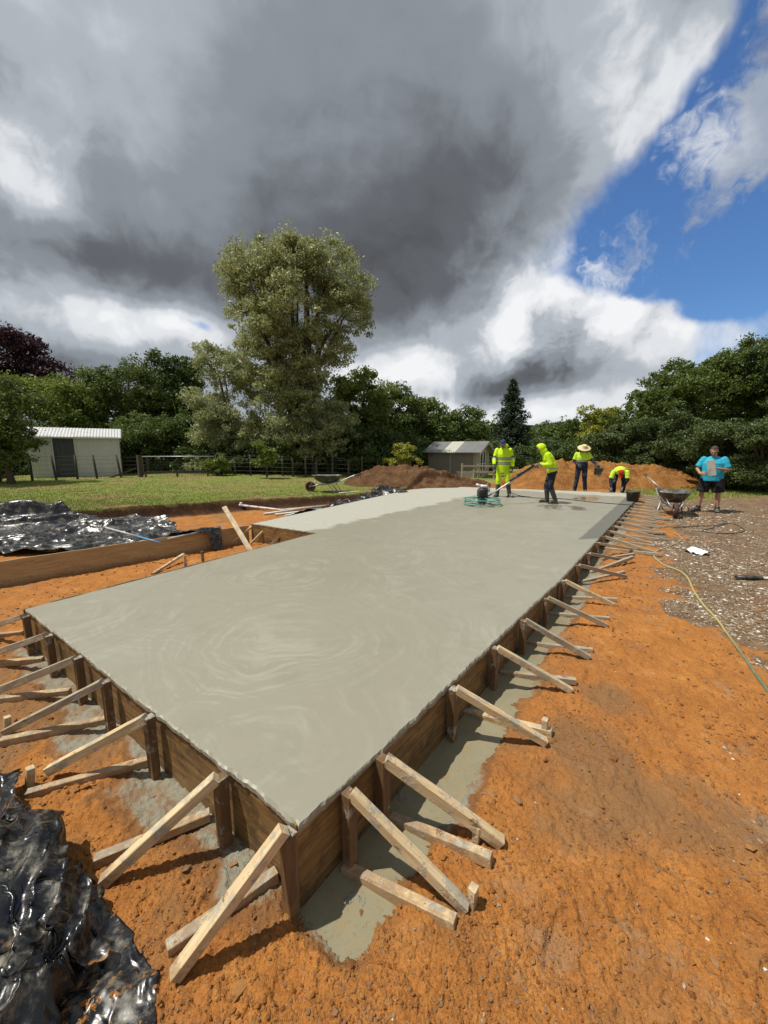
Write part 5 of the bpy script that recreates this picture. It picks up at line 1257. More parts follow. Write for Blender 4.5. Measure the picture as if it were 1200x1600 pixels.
# horizontal rails right of the shed
def rails2():
    a = W(188, 745, 20.5); b = W(232, 745, 20.8); o = Vector((a.x, a.y, .26)); t = thing('slat_fence', o, 'short dark slatted fence right of the garden shed', 'fence')
    for zz in (.35, .55, .75, .95): beam('rail', Vector((a.x, a.y, .2+zz)), Vector((b.x, b.y, .2+zz)), .03, .09, M_POST, t, o)
    for k in (0, 1): pp = a+(b-a)*k; beam('post', Vector((pp.x, pp.y+.05, .1)), Vector((pp.x, pp.y+.05, 1.25)), .09, .09, M_POST, t, o)
rails2()

# ------------------------------------------------------------------ wheelbarrows
def wheelbarrow(loc, rz, label, full=False, tilt=0.0):
    t = thing('wheelbarrow', loc, label, 'wheelbarrow', rz=rz)
    # local: wheel towards +X, handles towards -X
    bm = bmesh.new(); n = 40
    def ring(lx0, lx1, wy, z, r=.12):
        out = []
        for k in range(n):
            a = 2*math.pi*k/n; ca, sa = math.cos(a), math.sin(a); e = .45
            sx = abs(ca)**e*(1 if ca > 0 else -1); sy = abs(sa)**e*(1 if sa > 0 else -1)
            cx = (lx0+lx1)/2; hx = (lx1-lx0)/2; w_ = wy*(1-.12*(sx > 0)*sx)
            out.append(bm.verts.new((cx+hx*sx, w_*sy, z(cx+hx*sx) if callable(z) else z)))
        return out
    zt = lambda x: .60+.05*(x+.3)*.5
    rims = [ring(-.30, .22, .17, .32), ring(-.40, .42, .27, .44), ring(-.46, .54, .33, .585), ring(-.48, .56, .345, .60), ring(-.48, .56, .345, .585), ring(-.44, .51, .31, .578), ring(-.38, .40, .25, .45), ring(-.28, .20, .15, .33)]
    for a, b in zip(rims[:-1], rims[1:]):
        for k in range(n): f = bm.faces.new((a[k], a[(k+1) % n], b[(k+1) % n], b[k])); f.smooth = True
    bm.faces.new(rims[0]); bm.faces.new(rims[-1])
    link('tray', bm_mesh('tray', bm), M_TRAY, t)
    if full:
        bm = bmesh.new(); v = []
        for k in range(n):
            a = 2*math.pi*k/n; ca, sa = math.cos(a), math.sin(a); e = .45
            sx = abs(ca)**e*(1 if ca > 0 else -1); sy = abs(sa)**e*(1 if sa > 0 else -1); v.append(bm.verts.new((.02+.43*sx, .275*sy, .50)))
        c = bm.verts.new((.0, 0, .53))
        for k in range(n): bm.faces.new((v[k], v[(k+1) % n], c)).smooth = True
        link('load', bm_mesh('load', bm), M_GRIT, t)
    # frame: two long tubes from handles to the axle
    for s in (-1, 1):
        bm = bmesh.new(); b_tube(bm, [(-1.02, s*.30, .60), (-.85, s*.30, .56), (-.5, s*.27, .40), (-.1, s*.20, .30), (.30, s*.12, .25), (.66, s*.07, .19)], .017, 8); link('frame_tube', bm_mesh('frame_tube', bm), M_STEEL, t)
        bm = bmesh.new(); b_tube(bm, [(-1.14, s*.30, .625), (-.98, s*.30, .595)], .022, 10); link('grip', bm_mesh('grip', bm), M_RUBBER, t)
        bm = bmesh.new(); b_tube(bm, [(-.22, s*.22, .33), (-.40, s*.26, .02), (-.28, s*.26, .0), (-.02, s*.20, .30)], .014, 8); link('leg', bm_mesh('leg', bm), M_STEEL, t)
        bm = bmesh.new(); b_tube(bm, [(.42, s*.20, .46), (.66, s*.07, .20)], .011, 6); link('stay', bm_mesh('stay', bm), M_STEEL, t)
    bm = bmesh.new(); M = Matrix.Translation((.64, 0, .185)) @ Matrix.Rotation(math.pi/2, 4, 'X')
    prof = [(.185*0+.125, -.035), (.155, -.048), (.178, -.035), (.187, 0), (.178, .035), (.155, .048), (.125, .035), (.125, -.035)]
    b_lathe(bm, prof, seg=28, M=M); w = link('wheel', bm_mesh('wheel', bm), M_RUST, t)
    bm = bmesh.new(); b_lathe(bm, [(.0, -.03), (.03, -.03), (.05, -.012), (.124, -.02), (.124, .02), (.05, .012), (.03, .03), (0, .03)], seg=24, M=M); link('rim', bm_mesh('rim', bm), M_RUST, w)
    bm = bmesh.new(); b_tube(bm, [(.64, -.09, .185), (.64, .09, .185)], .01, 8); link('axle', bm_mesh('axle', bm), M_STEEL, w)
    return t
M_TRAY = simple('grimy_barrow_tray', (.045, .045, .043), .5, .1, dirt=.55, dirtcol=(.25, .24, .20)); M_GRIT = simple('fresh_mortar', (.22, .21, .17), .8, bump=.01)
p = onground(1048, 809, 0); dcm = Vector((p.x, p.y, 0)).normalized()
wb = Vector((p.x, p.y, 0))+dcm*.64; wheelbarrow((wb.x, wb.y, float(zbase(wb.x, wb.y))), math.atan2(-dcm.y, -dcm.x)+.12, 'grimy wheelbarrow seen wheel-first beside the man in blue', True)
p = onground(488, 769, 0); wheelbarrow((p.x+.55, p.y+.1, zlawn(p.x+.3, p.y+.1)-.0), math.radians(176), 'dark wheelbarrow standing side-on upon the lawn edge')
# shovel resting in the right barrow
def shovel(a, b, label, cat='shovel'):
    """a: blade tip, b: handle end"""
    o = a.copy(); t = thing('shovel', o, label, cat); d = (b-a); L = d.length; d.normalize(); s = Vector((0, 0, 1)).cross(d).normalized(); n = d.cross(s)
    bm = bmesh.new(); b_tube(bm, [d*.30, d*(L-.10)], .015, 8); link('shaft', bm_mesh('shaft', bm), M_STEEL, t)
    bm = bmesh.new(); b_tube(bm, [d*(L-.10), d*(L-.06)+s*.05, d*L+s*.055, d*L-s*.055, d*(L-.06)-s*.05, d*(L-.10)], .011, 8); link('grip', bm_mesh('grip', bm), M_BLACKP, t)
    bm = bmesh.new(); rows = []
    for i in range(9):
        f = i/8; w_ = .11*math.sqrt(max(0.02, 1-(1-min(1, f*2.2))**2)); rows.append([bm.verts.new(d*(.32*f)+s*w_*q+n*(.02*(1-q*q)-.02)) for q in (-1, -.5, 0, .5, 1)])
    for i in range(8):
        for k in range(4): bm.faces.new((rows[i][k], rows[i][k+1], rows[i+1][k+1], rows[i+1][k]))
    r_ = bmesh.ops.extrude_face_region(bm, geom=bm.faces[:]); bmesh.ops.translate(bm, vec=n*-.004, verts=[e for e in r_['geom'] if isinstance(e, bmesh.types.BMVert)]); link('blade', bm_mesh('blade', bm, True), M_STEEL, t)
ba = W(1046, 772, wb.y+.0); hb = W(1007, 741, wb.y+.75)
shovel(Vector((wb.x, wb.y, float(zbase(wb.x, wb.y))+.40)), hb, 'steel-shafted shovel resting in the wheelbarrow with its handle up')
# tool with black grip at the right edge
def long_tool():
    a = GG(1150, 902, .02); b = GG(1290, 906, .02); c = a+(b-a)*.30; t = thing('hand_tool', a, 'long tool with black grip and pale handle lying at the right picture edge', 'tool'); bm = bmesh.new(); b_tube(bm, [Vector(), (c-a)*.5, c-a], [.026, .034, .026], 10); link('grip', bm_mesh('grip', bm), M_BLACKP, t)
    bm = bmesh.new(); b_tube(bm, [c-a, b-a], .02, 10); link('handle', bm_mesh('handle', bm), M_PVC, t)
long_tool()
# paper
def paper():
    p = GG(1086, 864); r_ = random.Random(5); bm = bmesh.new(); G_ = [[bm.verts.new((.34*(i/9-.5)*(1+.15*math.sin(j)), .30*(j/7-.5), .035+.03*math.sin(i*.9+j*.5)+r_.uniform(0, .025))) for j in range(8)] for i in range(10)]
    for i in range(9):
        for j in range(7):
            if not ((i < 2 and j > 5) or (i > 7 and j < 1) or (i < 3 and j < 2)): bm.faces.new((G_[i][j], G_[i+1][j], G_[i+1][j+1], G_[i][j+1]))
    r2 = bmesh.ops.extrude_face_region(bm, geom=bm.faces[:]); bmesh.ops.translate(bm, vec=(0, 0, -.003), verts=[e for e in r2['geom'] if isinstance(e, bmesh.types.BMVert)])
    o = link('crumpled_paper', bm_mesh('crumpled_paper', bm), M_PAPER, loc=(p.x, p.y, zg(p.x, p.y)-.015)); o.rotation_euler = (0, 0, -.5); tag(o, 'crumpled white paper bag lying on the gravel beside the hose', 'paper')
M_PAPER = simple('white_paper', (.80, .80, .78), .7, var=.06)
paper()
# hoses
def smooth_pts(P, n=8):
    out = []
    for i in range(len(P)-1):
        p0 = P[max(i-1, 0)]; p1 = P[i]; p2 = P[i+1]; p3 = P[min(i+2, len(P)-1)]
        for k in range(n):
            t = k/n; out.append(.5*((2*p1)+(p2-p0)*t+(2*p0-5*p1+4*p2-p3)*t*t+(3*p1-p0-3*p2+p3)*t*t*t))
    out.append(P[-1]); return out
def hose(pix, rad, mat, label, cat='hose', lift=.0, z=None, name='garden_hose'):
    P = [(G(u, v, z) if z is not None else GG(u, v)) for u, v in pix]; Q = smooth_pts(P, 10)
    if z is None: zz = [zg(q.x, q.y) for q in Q]; Q = [Vector((q.x, q.y, float(np.mean(zz[max(0, i-4):i+5]))+rad*.8+lift)) for i, q in enumerate(Q)]
    else: Q = [Vector((q.x, q.y, z+rad*.9)) for q in Q]
    return pipe(name, Q, rad, mat, label, cat)
def m_hose(N, bs):
    y = N.xyz(N.new('ShaderNodeNewGeometry').outputs['Position'])[1]; pos = N.new('ShaderNodeNewGeometry').outputs['Position']
    c = N.mix(N.sm(y, 2.9, 3.9), (.10, .17, .10), (.42, .36, .13)); c = N.mix(N.sm(y, 5, 7), c, (.36, .29, .15)); c = N.mix(N.sm(N.noise(pos, 18, 5, .7), .5, .65, 0, .5), c, (.30, .20, .09)); N.put(bs.inputs['Base Color'], c); bs.inputs['Roughness'].default_value = .45
M_HOSE = material('green_yellow_hose', m_hose)
hose([(1230, 1130), (1206, 1090), (1180, 1052), (1158, 1023), (1138, 995), (1120, 970), (1098, 945), (1084, 925), (1074, 903), (1060, 892), (1040, 884), (1022, 870), (1026, 862), (1048, 854), (1064, 845), (1062, 838), (1052, 832)], .011, M_HOSE, 'yellow and green garden hose snaking over the clay towards the wheelbarrow')
hose([(1000, 826), (1060, 824), (1090, 822), (1118, 822), (1133, 818), (1150, 820), (1163, 828), (1150, 833), (1125, 834), (1102, 831), (1100, 828), (1120, 824), (1136, 818), (1128, 814)], .013, simple('dark_hose', (.10, .085, .06), .6, dirt=.4), 'dark hose lying in a flat loop on the gravel')
hose([(990, 790), (950, 787), (915, 784), (880, 780), (855, 779), (830, 778), (808, 774), (795, 768)], .012, simple('black_cable', (.03, .03, .028), .6), 'black cable trailing across the wet slab to the trowel machine', 'cable', z=0.0, name='power_cable')
# buckets
def bucket(loc, label, r0=.13, r1=.17, h=.27, tilt=None):
    t = thing('bucket', loc, label, 'bucket'); bm = bmesh.new(); b_lathe(bm, [(0, .0), (r0, 0), (r1-.01, h-.03), (r1+.006, h-.03), (r1+.006, h), (r1-.006, h), (r0-.008, .01), (0, .01)], seg=28); link('body', bm_mesh('body', bm), M_BUCKET, t)
    bm = bmesh.new(); b_tube(bm, [Vector((r1*math.cos(a), .0+r1*.95*math.sin(a)*.3, h-.02+r1*math.sin(a)*.95)) for a in [math.pi*k/12 for k in range(13)]] if tilt is None else [Vector((r1*math.cos(a), -r1*math.sin(a), h-.01)) for a in [math.pi*k/12 for k in range(13)]], .004, 6); link('handle', bm_mesh('handle', bm), M_STEEL, t)
    if tilt is not None: t.rotation_euler = tilt
    return t
M_BUCKET = simple('grimy_bucket', (.035, .035, .034), .55, var=.3, dirt=.5, dirtcol=(.20, .19, .15))
p = G(988, 783, 0); bucket((p.x, p.y, .0), 'black bucket standing on the far right corner of the slab', .15, .19, .30, (0, 0, .4))
# orange cut-off saw
def saw():
    p = GG(661, 757); t = thing('cutoff_saw', p, 'orange cut-off saw left on the ground by the far slab edge', 'saw'); M_OR = simple('orange_plastic', (.62, .075, .02), .4, dirt=.2)
    bm = bmesh.new(); b_box(bm, (0, 0, .15), (.30, .22, .22), bev=.04); b_box(bm, (-.16, 0, .20), (.16, .14, .14), bev=.03); link('body', bm_mesh('body', bm, True), M_OR, t)
    bm = bmesh.new(); b_tube(bm, [(-.12, -.08, .20), (-.10, -.08, .36), (.05, -.08, .40), (.12, -.08, .28)], .016, 8); b_tube(bm, [(-.2, 0, .14), (-.36, 0, .22), (-.34, 0, .32), (-.16, 0, .30)], .02, 8); link('handle', bm_mesh('handle', bm), M_BLACKP, t)
    bm = bmesh.new(); b_box(bm, (.24, .0, .17), (.26, .05, .07), bev=.01); link('arm', bm_mesh('arm', bm), M_PVC, t)
    bm = bmesh.new(); M = Matrix.Translation((.38, .05, .17)) @ Matrix.Rotation(math.pi/2, 4, 'X'); b_lathe(bm, [(0, -.003), (.15, -.003), (.15, .003), (0, .003)], seg=28, M=M); link('blade', bm_mesh('blade', bm), M_STEEL, t)
    bm = bmesh.new(); b_lathe(bm, [(.02, .03), (.165, .03), (.17, .0), (.165, -.03), (.02, -.03)], seg=20, M=M); link('guard', bm_mesh('guard', bm), M_OR, t); t.rotation_euler = (0, 0, 2.6)
saw()
# ------------------------------------------------------------------ power trowel
TRW = G(753, 789, 0)
HANDS = W(838, 727, 11.3)
def trowel():
    t = thing('power_trowel', TRW, 'walk-behind power trowel with teal ring guard and black engine on the wet slab', 'power trowel')
    M_TEAL = simple('teal_guard_paint', (.05, .33, .26), .4, dirt=.4, dirtcol=(.36, .36, .30)); R_ = .50; bm = bmesh.new()
    for (rr, zz) in ((R_, .05), (R_*.97, .17)):
        b_tube(bm, [Vector((rr*math.cos(a), rr*math.sin(a), zz)) for a in [2*math.pi*k/40 for k in range(41)]], .014, 8)
    for k in range(8): a = 2*math.pi*(k+.3)/8; b_tube(bm, [(R_*math.cos(a), R_*math.sin(a), .05), (R_*.97*math.cos(a), R_*.97*math.sin(a), .17)], .011, 6)
    for k in range(8): a = 2*math.pi*(k+.3)/8; b_tube(bm, [(R_*.97*math.cos(a), R_*.97*math.sin(a), .17), (.12*math.cos(a), .12*math.sin(a), .21)], .011, 6)
    link('ring_guard', bm_mesh('ring_guard', bm), M_TEAL, t)
    for k in range(4):
        a = math.pi/2*k+.5; bm = bmesh.new(); b_box(bm, (math.cos(a)*.27, math.sin(a)*.27, .018), (.36, .13, .005), Matrix.Rotation(a, 4, 'Z') @ Matrix.Rotation(.06, 4, 'X')); b_box(bm, (math.cos(a)*.2, math.sin(a)*.2, .035), (.30, .03, .02), Matrix.Rotation(a, 4, 'Z')); link('blade', bm_mesh('blade', bm), M_STEEL, t)
    bm = bmesh.new(); b_lathe(bm, [(0, .05), (.10, .05), (.13, .09), (.13, .20), (.09, .24), (0, .24)], seg=20); link('gearbox', bm_mesh('gearbox', bm), M_BLACKP, t)
    e = bmesh.new(); b_box(e, (0, 0, .33), (.26, .24, .22), bev=.03); b_lathe(e, [(0, .30), (.10, .30), (.135, .34), (.135, .44), (.11, .47), (0, .47)], c=(-.0, -.03, 0), seg=20); en = link('engine', bm_mesh('engine', e), M_BLACKP, t)
    bm = bmesh.new(); b_box(bm, (.02, .02, .52), (.22, .16, .09), bev=.03); link('fuel_tank', bm_mesh('fuel_tank', bm, True), M_WHITE, en)
    bm = bmesh.new(); b_box(bm, (-.12, .0, .55), (.13, .12, .07), Matrix.Rotation(.5, 4, 'Y'), bev=.02); link('air_filter', bm_mesh('air_filter', bm, True), M_PVC, en)
    bm = bmesh.new(); b_lathe(bm, [(0, -.03), (.03, -.03), (.035, .0), (0, .01)], c=(.03, 0, .60), seg=12); link('fuel_cap', bm_mesh('fuel_cap', bm), M_BLACKP, en)
    bm = bmesh.new(); b_box(bm, (.16, .02, .42), (.09, .14, .12), bev=.02); link('muffler', bm_mesh('muffler', bm, True), M_STEEL, en)
    # round red and white badge on the engine's front
    bm = bmesh.new(); Mx = Matrix.Translation((-.01, -.125, .36)) @ Matrix.Rotation(math.pi/2, 4, 'X'); b_lathe(bm, [(0, .006), (.055, .006), (.055, .0), (0, 0)], seg=18, M=Mx); link('badge', bm_mesh('badge', bm), simple('pale_red_badge', (.45, .16, .15), .5), en)
    h = HANDS-TRW; s0 = Vector((.12, .0, .22)); d = (h-s0).normalized(); L = (h-s0).length
    bm = bmesh.new(); b_tube(bm, [s0, s0+d*(L+.05)], .022, 10); link('handle_shaft', bm_mesh('handle_shaft', bm), M_STEEL, t)
    sd_ = d.cross(Vector((0, 0, 1))).normalized(); bm = bmesh.new(); b_tube(bm, [s0+d*(L*.45)+Vector((0, 0, .035)), s0+d*(L*.95)+Vector((0, 0, .05))], .026, 8); b_box(bm, s0+d*(L*.66)+Vector((0, 0, .05)), (.20, .09, .07), d.to_track_quat('X', 'Z'), bev=.012); link('control_box', bm_mesh('control_box', bm), M_BLACKP, t)
    bm = bmesh.new(); e_ = s0+d*L
    b_tube(bm, [e_-sd_*.26+d*.10, e_-sd_*.20, e_, e_+sd_*.20, e_+sd_*.26+d*.10], .016, 8); link('handlebar', bm_mesh('handlebar', bm), M_BLACKP, t)
    return e_, sd_, d
trowel()
# ------------------------------------------------------------------ people
M_SKIN = simple('skin', (.42, .22, .145), .5, var=.12, scale=14); M_SKIND = simple('tanned_skin', (.26, .13, .08), .5, var=.12, scale=14)
def m_cloth(N, bs, col=(.5, .5, .5), wr=.85, fold=.02, dirt=0.0, spec=.25):
    tc = N.new('ShaderNodeTexCoord').outputs['Object']; n = N.noise(tc, 5, 5, .6); c = N.mix(n, tuple(v*.8 for v in col), tuple(min(1, v*1.12) for v in col))
    if dirt:
        z = N.xyz(tc)[2]; c = N.mix(N.m('MULTIPLY', N.sm(N.noise(tc, 9, 6, .7), .5, .66), dirt), c, (.27, .25, .20))
    N.put(bs.inputs['Base Color'], c); bs.inputs['Roughness'].default_value = wr; bs.inputs['Specular IOR Level'].default_value = spec
    b = N.new('ShaderNodeBump'); b.inputs['Distance'].default_value = fold; N.put(b.inputs['Height'], N.noise(N.vm('MULTIPLY', tc, (1, 1, .55)), 9, 3, .5, 1.2)); N.l.new(b.outputs[0], bs.inputs['Normal'])
M_HV = material('hi_vis_yellow', m_cloth, col=(.56, .80, .015), wr=.6); M_HV2 = material('hi_vis_shirt', m_cloth, col=(.55, .78, .05), wr=.7)
M_REFL = material('grey_reflective_tape', m_cloth, col=(.30, .32, .30), wr=.4); M_TAPED = material('dark_tape_edge', m_cloth, col=(.06, .09, .03), wr=.6)
M_NAVY = material('navy_cloth', m_cloth, col=(.014, .018, .035), wr=.85, dirt=.35); M_BLK = material('black_cloth', m_cloth, col=(.012, .012, .014), dirt=.15); M_AQUA = material('turquoise_cloth', m_cloth, col=(.035, .40, .56))
M_BOOT = simple('olive_gumboot', (.035, .036, .028), .45, var=.3, dirt=.5, dirtcol=(.19, .18, .14)); M_STRAW = simple('straw', (.62, .50, .26), .8, var=.2, scale=30); M_RED = material('red_cloth', m_cloth, col=(.42, .02, .02)); M_CAP = material('navy_cap', m_cloth, col=(.03, .05, .12)); M_CAPW = material('pale_cap_panel', m_cloth, col=(.45, .47, .50))
M_HAIR = simple('short_grey_brown_hair', (.05, .035, .026), .8, var=.3, scale=60, bump=.004, bscale=160); M_GLOVE = simple('work_glove', (.05, .05, .05), .8, var=.4, dirt=.5, dirtcol=(.25, .24, .2)); M_DARKHAIR = simple('dark_hair', (.015, .012, .010), .7)
M_EYE = simple('eye', (.02, .015, .012), .3)
def cap_(bm, p, q, r1, r2, n=3):
    p = Vector(p); q = Vector(q)
    b_tube(bm, [p.lerp(q, k/n) for k in range(n+1)], [(r1+(r2-r1)*k/n) for k in range(n+1)], 14); b_ball(bm, p, r1, 2); b_ball(bm, q, r2, 2)
def torso(bm, pts, sidev):
    """stack of ellipses; pts = [(centre, half width, half depth)]; sidev = direction of the shoulders"""
    rings = []; n = 20; P = [Vector(p[0]) for p in pts]
    for i, (c, a, b) in enumerate(pts):
        t = (P[min(i+1, len(P)-1)]-P[max(i-1, 0)]).normalized(); s = Vector(sidev); s = (s-t*s.dot(t)).normalized(); f = t.cross(s)
        rings.append([bm.verts.new(P[i]+s*a*math.cos(x)+f*b*math.sin(x)) for x in [2*math.pi*k/n for k in range(n)]])
    for i in range(len(rings)-1):
        for k in range(n): bm.faces.new((rings[i][k], rings[i][(k+1) % n], rings[i+1][(k+1) % n], rings[i+1][k]))
    bm.faces.new(rings[0]); bm.faces.new(rings[-1])
def fuse(name, bm, vox, mats, parent, smooth=2, matfn=None):
    """fuse overlapping volumes into one continuous surface"""
    me = bm_mesh(name, bm); tmp = bpy.data.objects.new(name+'_tmp', me); COL.objects.link(tmp)
    rm = tmp.modifiers.new('r', 'REMESH'); rm.mode = 'VOXEL'; rm.voxel_size = vox; rm.use_smooth_shade = True
    if smooth: sm_ = tmp.modifiers.new('s', 'SMOOTH'); sm_.iterations = smooth; sm_.factor = .5
    dg = bpy.context.evaluated_depsgraph_get(); m2 = bpy.data.meshes.new_from_object(tmp.evaluated_get(dg)); m2.name = name
    bpy.data.objects.remove(tmp); bpy.data.meshes.remove(me); m2.materials.clear()
    for p in m2.polygons: p.use_smooth = True
    o = link(name, m2, mats, parent)
    if matfn:
        n = len(m2.polygons); c = np.empty(n*3); m2.polygons.foreach_get('center', c); c = c.reshape(-1, 3)
        m2.polygons.foreach_set('material_index', matfn(c).astype(np.int32))
    return o
def hand(bm, wr, dirv, palm_n, s=1.0, curl=.5):
    """palm, four unequal bent fingers and a thumb leaving the side of the palm"""
    d = Vector(dirv).normalized(); nrm = Vector(palm_n); nrm = (nrm-d*nrm.dot(d)).normalized(); sdv = d.cross(nrm)
    wr = Vector(wr); pc = wr+d*.05*s
    M = Matrix((sdv, nrm, d)).transposed().to_4x4(); b_ball(bm, pc, (.042*s, .018*s, .052*s), 2, rot=M)
    for k, (off, ln) in enumerate(((-.030, .068), (-.010, .078), (.011, .073), (.031, .057))):
        b = wr+d*.088*s+sdv*off*s; j1 = b+(d*math.cos(curl)+nrm*math.sin(curl))*ln*.45*s; j2 = j1+(d*math.cos(curl*2.2)+nrm*math.sin(curl*2.2))*ln*.32*s; j3 = j2+(d*math.cos(curl*3)+nrm*math.sin(curl*3))*ln*.25*s
        b_tube(bm, [b-d*.02*s, b, j1, j2, j3], [.0098*s, .0098*s, .0090*s, .0082*s, .0065*s], 7)
    b = wr+d*.03*s-sdv*.03*s; j1 = b+(d*.6-sdv*.7+nrm*.3).normalized()*.035*s; j2 = j1+(d*.8-sdv*.3+nrm*.6).normalized()*.032*s; b_tube(bm, [b+sdv*.01, b, j1, j2], [.013*s, .012*s, .0105*s, .008*s], 7)
def head_geo(bm, c, face, up, s=1.0):
    """skull, jaw, nose, brow, lips and ears"""
    f = Vector(face).normalized(); u = Vector(up); u = (u-f*u.dot(f)).normalized(); r_ = f.cross(u); M = Matrix((r_, f, u)).transposed().to_4x4(); c = Vector(c)
    P = lambda x, y, z: c+r_*x*s+f*y*s+u*z*s
    b_ball(bm, P(0, -.012, .025), (.076*s, .096*s, .092*s), 3, rot=M); b_ball(bm, P(0, .025, -.035), (.060*s, .066*s, .080*s), 3, rot=M); b_ball(bm, P(0, .058, -.092), (.028*s, .026*s, .022*s), 2, rot=M)
    b_tube(bm, [P(0, .088, .012), P(0, .112, -.030)], [.010*s, .017*s], 8); b_ball(bm, P(0, .108, -.034), (.018*s, .013*s, .012*s), 2, rot=M)
    b_tube(bm, [P(-.045, .078, .024), P(0, .092, .020), P(.045, .078, .024)], .010*s, 7); b_tube(bm, [P(-.024, .086, -.066), P(0, .095, -.064), P(.024, .086, -.066)], .008*s, 7)
    for q in (-1, 1): b_ball(bm, P(q*.078, -.008, -.012), (.012*s, .020*s, .032*s), 2, rot=M); b_ball(bm, P(q*.040, .066, -.025), (.022*s, .02*s, .018*s), 2, rot=M)
    return P, M
def person(loc, rz, label, J, cl, skin=M_SKIN, s=1.0, girth=1.0, vox=.0085):
    """J: joints (facing -Y, X to the viewer's right).  cl: clothing description"""
    t = thing('person', loc, label, 'person', rz=rz); t.scale = (s, s, s)
    V = {k: Vector(v) for k, v in J.items() if not isinstance(v, float)}; bm = bmesh.new(); sh = (V['shR']-V['shL']).normalized(); g = girth
    dn = (V['chest']-V['pelvis']).normalized()
    tor = [(V['pelvis']-dn*.09, .10, .09), (V['pelvis'], .155*g, .115*g), (V['waist'], .140*g, .105*g), (V['chest']-dn*.05, .165*g, .118*g), (V['chest']+dn*.10, .160*g, .10), (V['neck']-dn*.02, .075, .06)]
    torso(bm, tor, sh); cap_(bm, V['neck']-dn*.03, V['head']-(V['head']-V['neck']).normalized()*.07, .060, .055)
    P, M = head_geo(bm, V['head'], J['face'], V['head']-V['neck'] if 'up' not in J else J['up'])
    for q in 'LR':
        cap_(bm, V['sh'+q], V['el'+q], .052*g, .041); cap_(bm, V['el'+q], V['wr'+q], .042, .028)
        cap_(bm, V['hip'+q], V['kn'+q], .080*g, .056); cap_(bm, V['kn'+q], V['an'+q], .056, .038); cap_(bm, V['an'+q]+Vector((0, 0, -.03)), V['toe'+q], .040, .030)
        hd = V['hd'+q]-V['wr'+q]; hand(bm, V['wr'+q], hd, J.get('palm'+q, (0, 0, -1)), 1.05, J.get('curl', .75))
    fuse('body', bm, vox, skin, t, 1)
    for q in (-1, 1):
        pass
    e = bmesh.new()
    for q in (-1, 1): b_ball(e, P(q*.032, .081, .006), .0105, 2)
    link('eyes', bm_mesh('eyes', e, True), M_EYE, t)
    # trousers / shorts
    kind, mt = cl['legs']; bm = bmesh.new(); low = .10 if kind == 'long' else .0
    torso(bm, [(V['pelvis']-dn*.11, .12*g, .10*g), (V['pelvis'], .178*g, .135*g), (V['waist']-dn*.02, .158*g, .125*g)], sh)
    for q in 'LR':
        if kind == 'long': cap_(bm, V['hip'+q], V['kn'+q], .100*g, .078); k = V['kn'+q].lerp(V['an'+q], cl.get('cuff', .95)); cap_(bm, V['kn'+q], k, .078, .068)
        else: b_tube(bm, [V['hip'+q], V['hip'+q].lerp(V['kn'+q], .5), V['hip'+q].lerp(V['kn'+q], .88)], [.112*g, .108*g, .112*g], 16)
    fuse('trousers' if kind == 'long' else 'shorts', bm, .016, mt, t, 2)
    # upper garment
    kind, mt, sleeve = cl['top']; bm = bmesh.new(); hem = cl.get('hem', .06)
    pv = V['pelvis']-dn*hem
    torso(bm, [(pv, .200*g, .152*g), (V['pelvis']+dn*.03, .198*g, .155*g), (V['waist'], .190*g, .150*g), (V['chest'], .205*g, .152*g), (V['chest']+dn*.10, .180*min(g, 1.05), .120*g), (V['neck']-dn*.03, .12, .09), (V['neck']-dn*.01, .088, .075)], sh)
    for q in 'LR':
        if sleeve == 'long': cap_(bm, V['sh'+q], V['el'+q], .070*g, .064); b_tube(bm, [V['el'+q], V['el'+q].lerp(V['wr'+q], .5), V['el'+q].lerp(V['wr'+q], .93)], [.066, .058, .052], 14)
        else: b_ball(bm, V['sh'+q], .070+.02*(g-1), 3); b_tube(bm, [V['sh'+q], V['sh'+q].lerp(V['el'+q], .25), V['sh'+q].lerp(V['el'+q], .5), V['sh'+q].lerp(V['el'+q], .80)], [.068+.02*(g-1), .076+.03*(g-1), .074+.03*(g-1), .078+.03*(g-1)], 16)
    if cl.get('hood') == 'down': b_ball(bm, V['neck']+Vector(J['face'])*-.07+Vector((0, 0, .02)), (.13, .085, .07), 3)
    fuse(kind, bm, .014, mt, t, 2, cl.get('bands'))
    if 'sleeves' in cl:       # second, dark sleeve under a short hi-vis one
        bm = bmesh.new()
        for q in 'LR': b_tube(bm, [V['sh'+q].lerp(V['el'+q], .5), V['el'+q], V['el'+q].lerp(V['wr'+q], .5), V['wr'+q]], [.062, .054, .048, .042], 14); b_ball(bm, V['el'+q], .054, 2)
        fuse('undersleeves', bm, .014, cl['sleeves'], t, 1)
    if 'gloves' in cl:
        for q in 'LR':
            bm = bmesh.new(); hand(bm, V['wr'+q], V['hd'+q]-V['wr'+q], J.get('palm'+q, (0, 0, -1)), 1.22, J.get('curl', .75)); cap_(bm, V['wr'+q].lerp(V['el'+q], .12), V['wr'+q], .040, .036); fuse('glove', bm, .008, cl['gloves'], t, 0)
    # boots
    bk, mt = cl['boots']
    for q in 'LR':
        bm = bmesh.new(); an = V['an'+q]; toe = V['toe'+q]; kn = V['kn'+q]; d = (toe-an); d.z = 0; d.normalize()
        topb = an.lerp(kn, .78 if bk == 'gumboot' else .22); b_tube(bm, [topb, an.lerp(kn, .3 if bk == 'gumboot' else .1), an+Vector((0, 0, .0))], [.074 if bk == 'gumboot' else .056, .064 if bk == 'gumboot' else .056, .058], 14)
        b_ball(bm, an+Vector((0, 0, -.02)), .058, 2); base = min(an.z, toe.z)
        cap_(bm, an+Vector((0, 0, -.035))-d*.02, toe+Vector((0, 0, .018))-d*.01, .052, .046); b_ball(bm, toe+Vector((0, 0, .012)), (.052, .052, .036), 2)
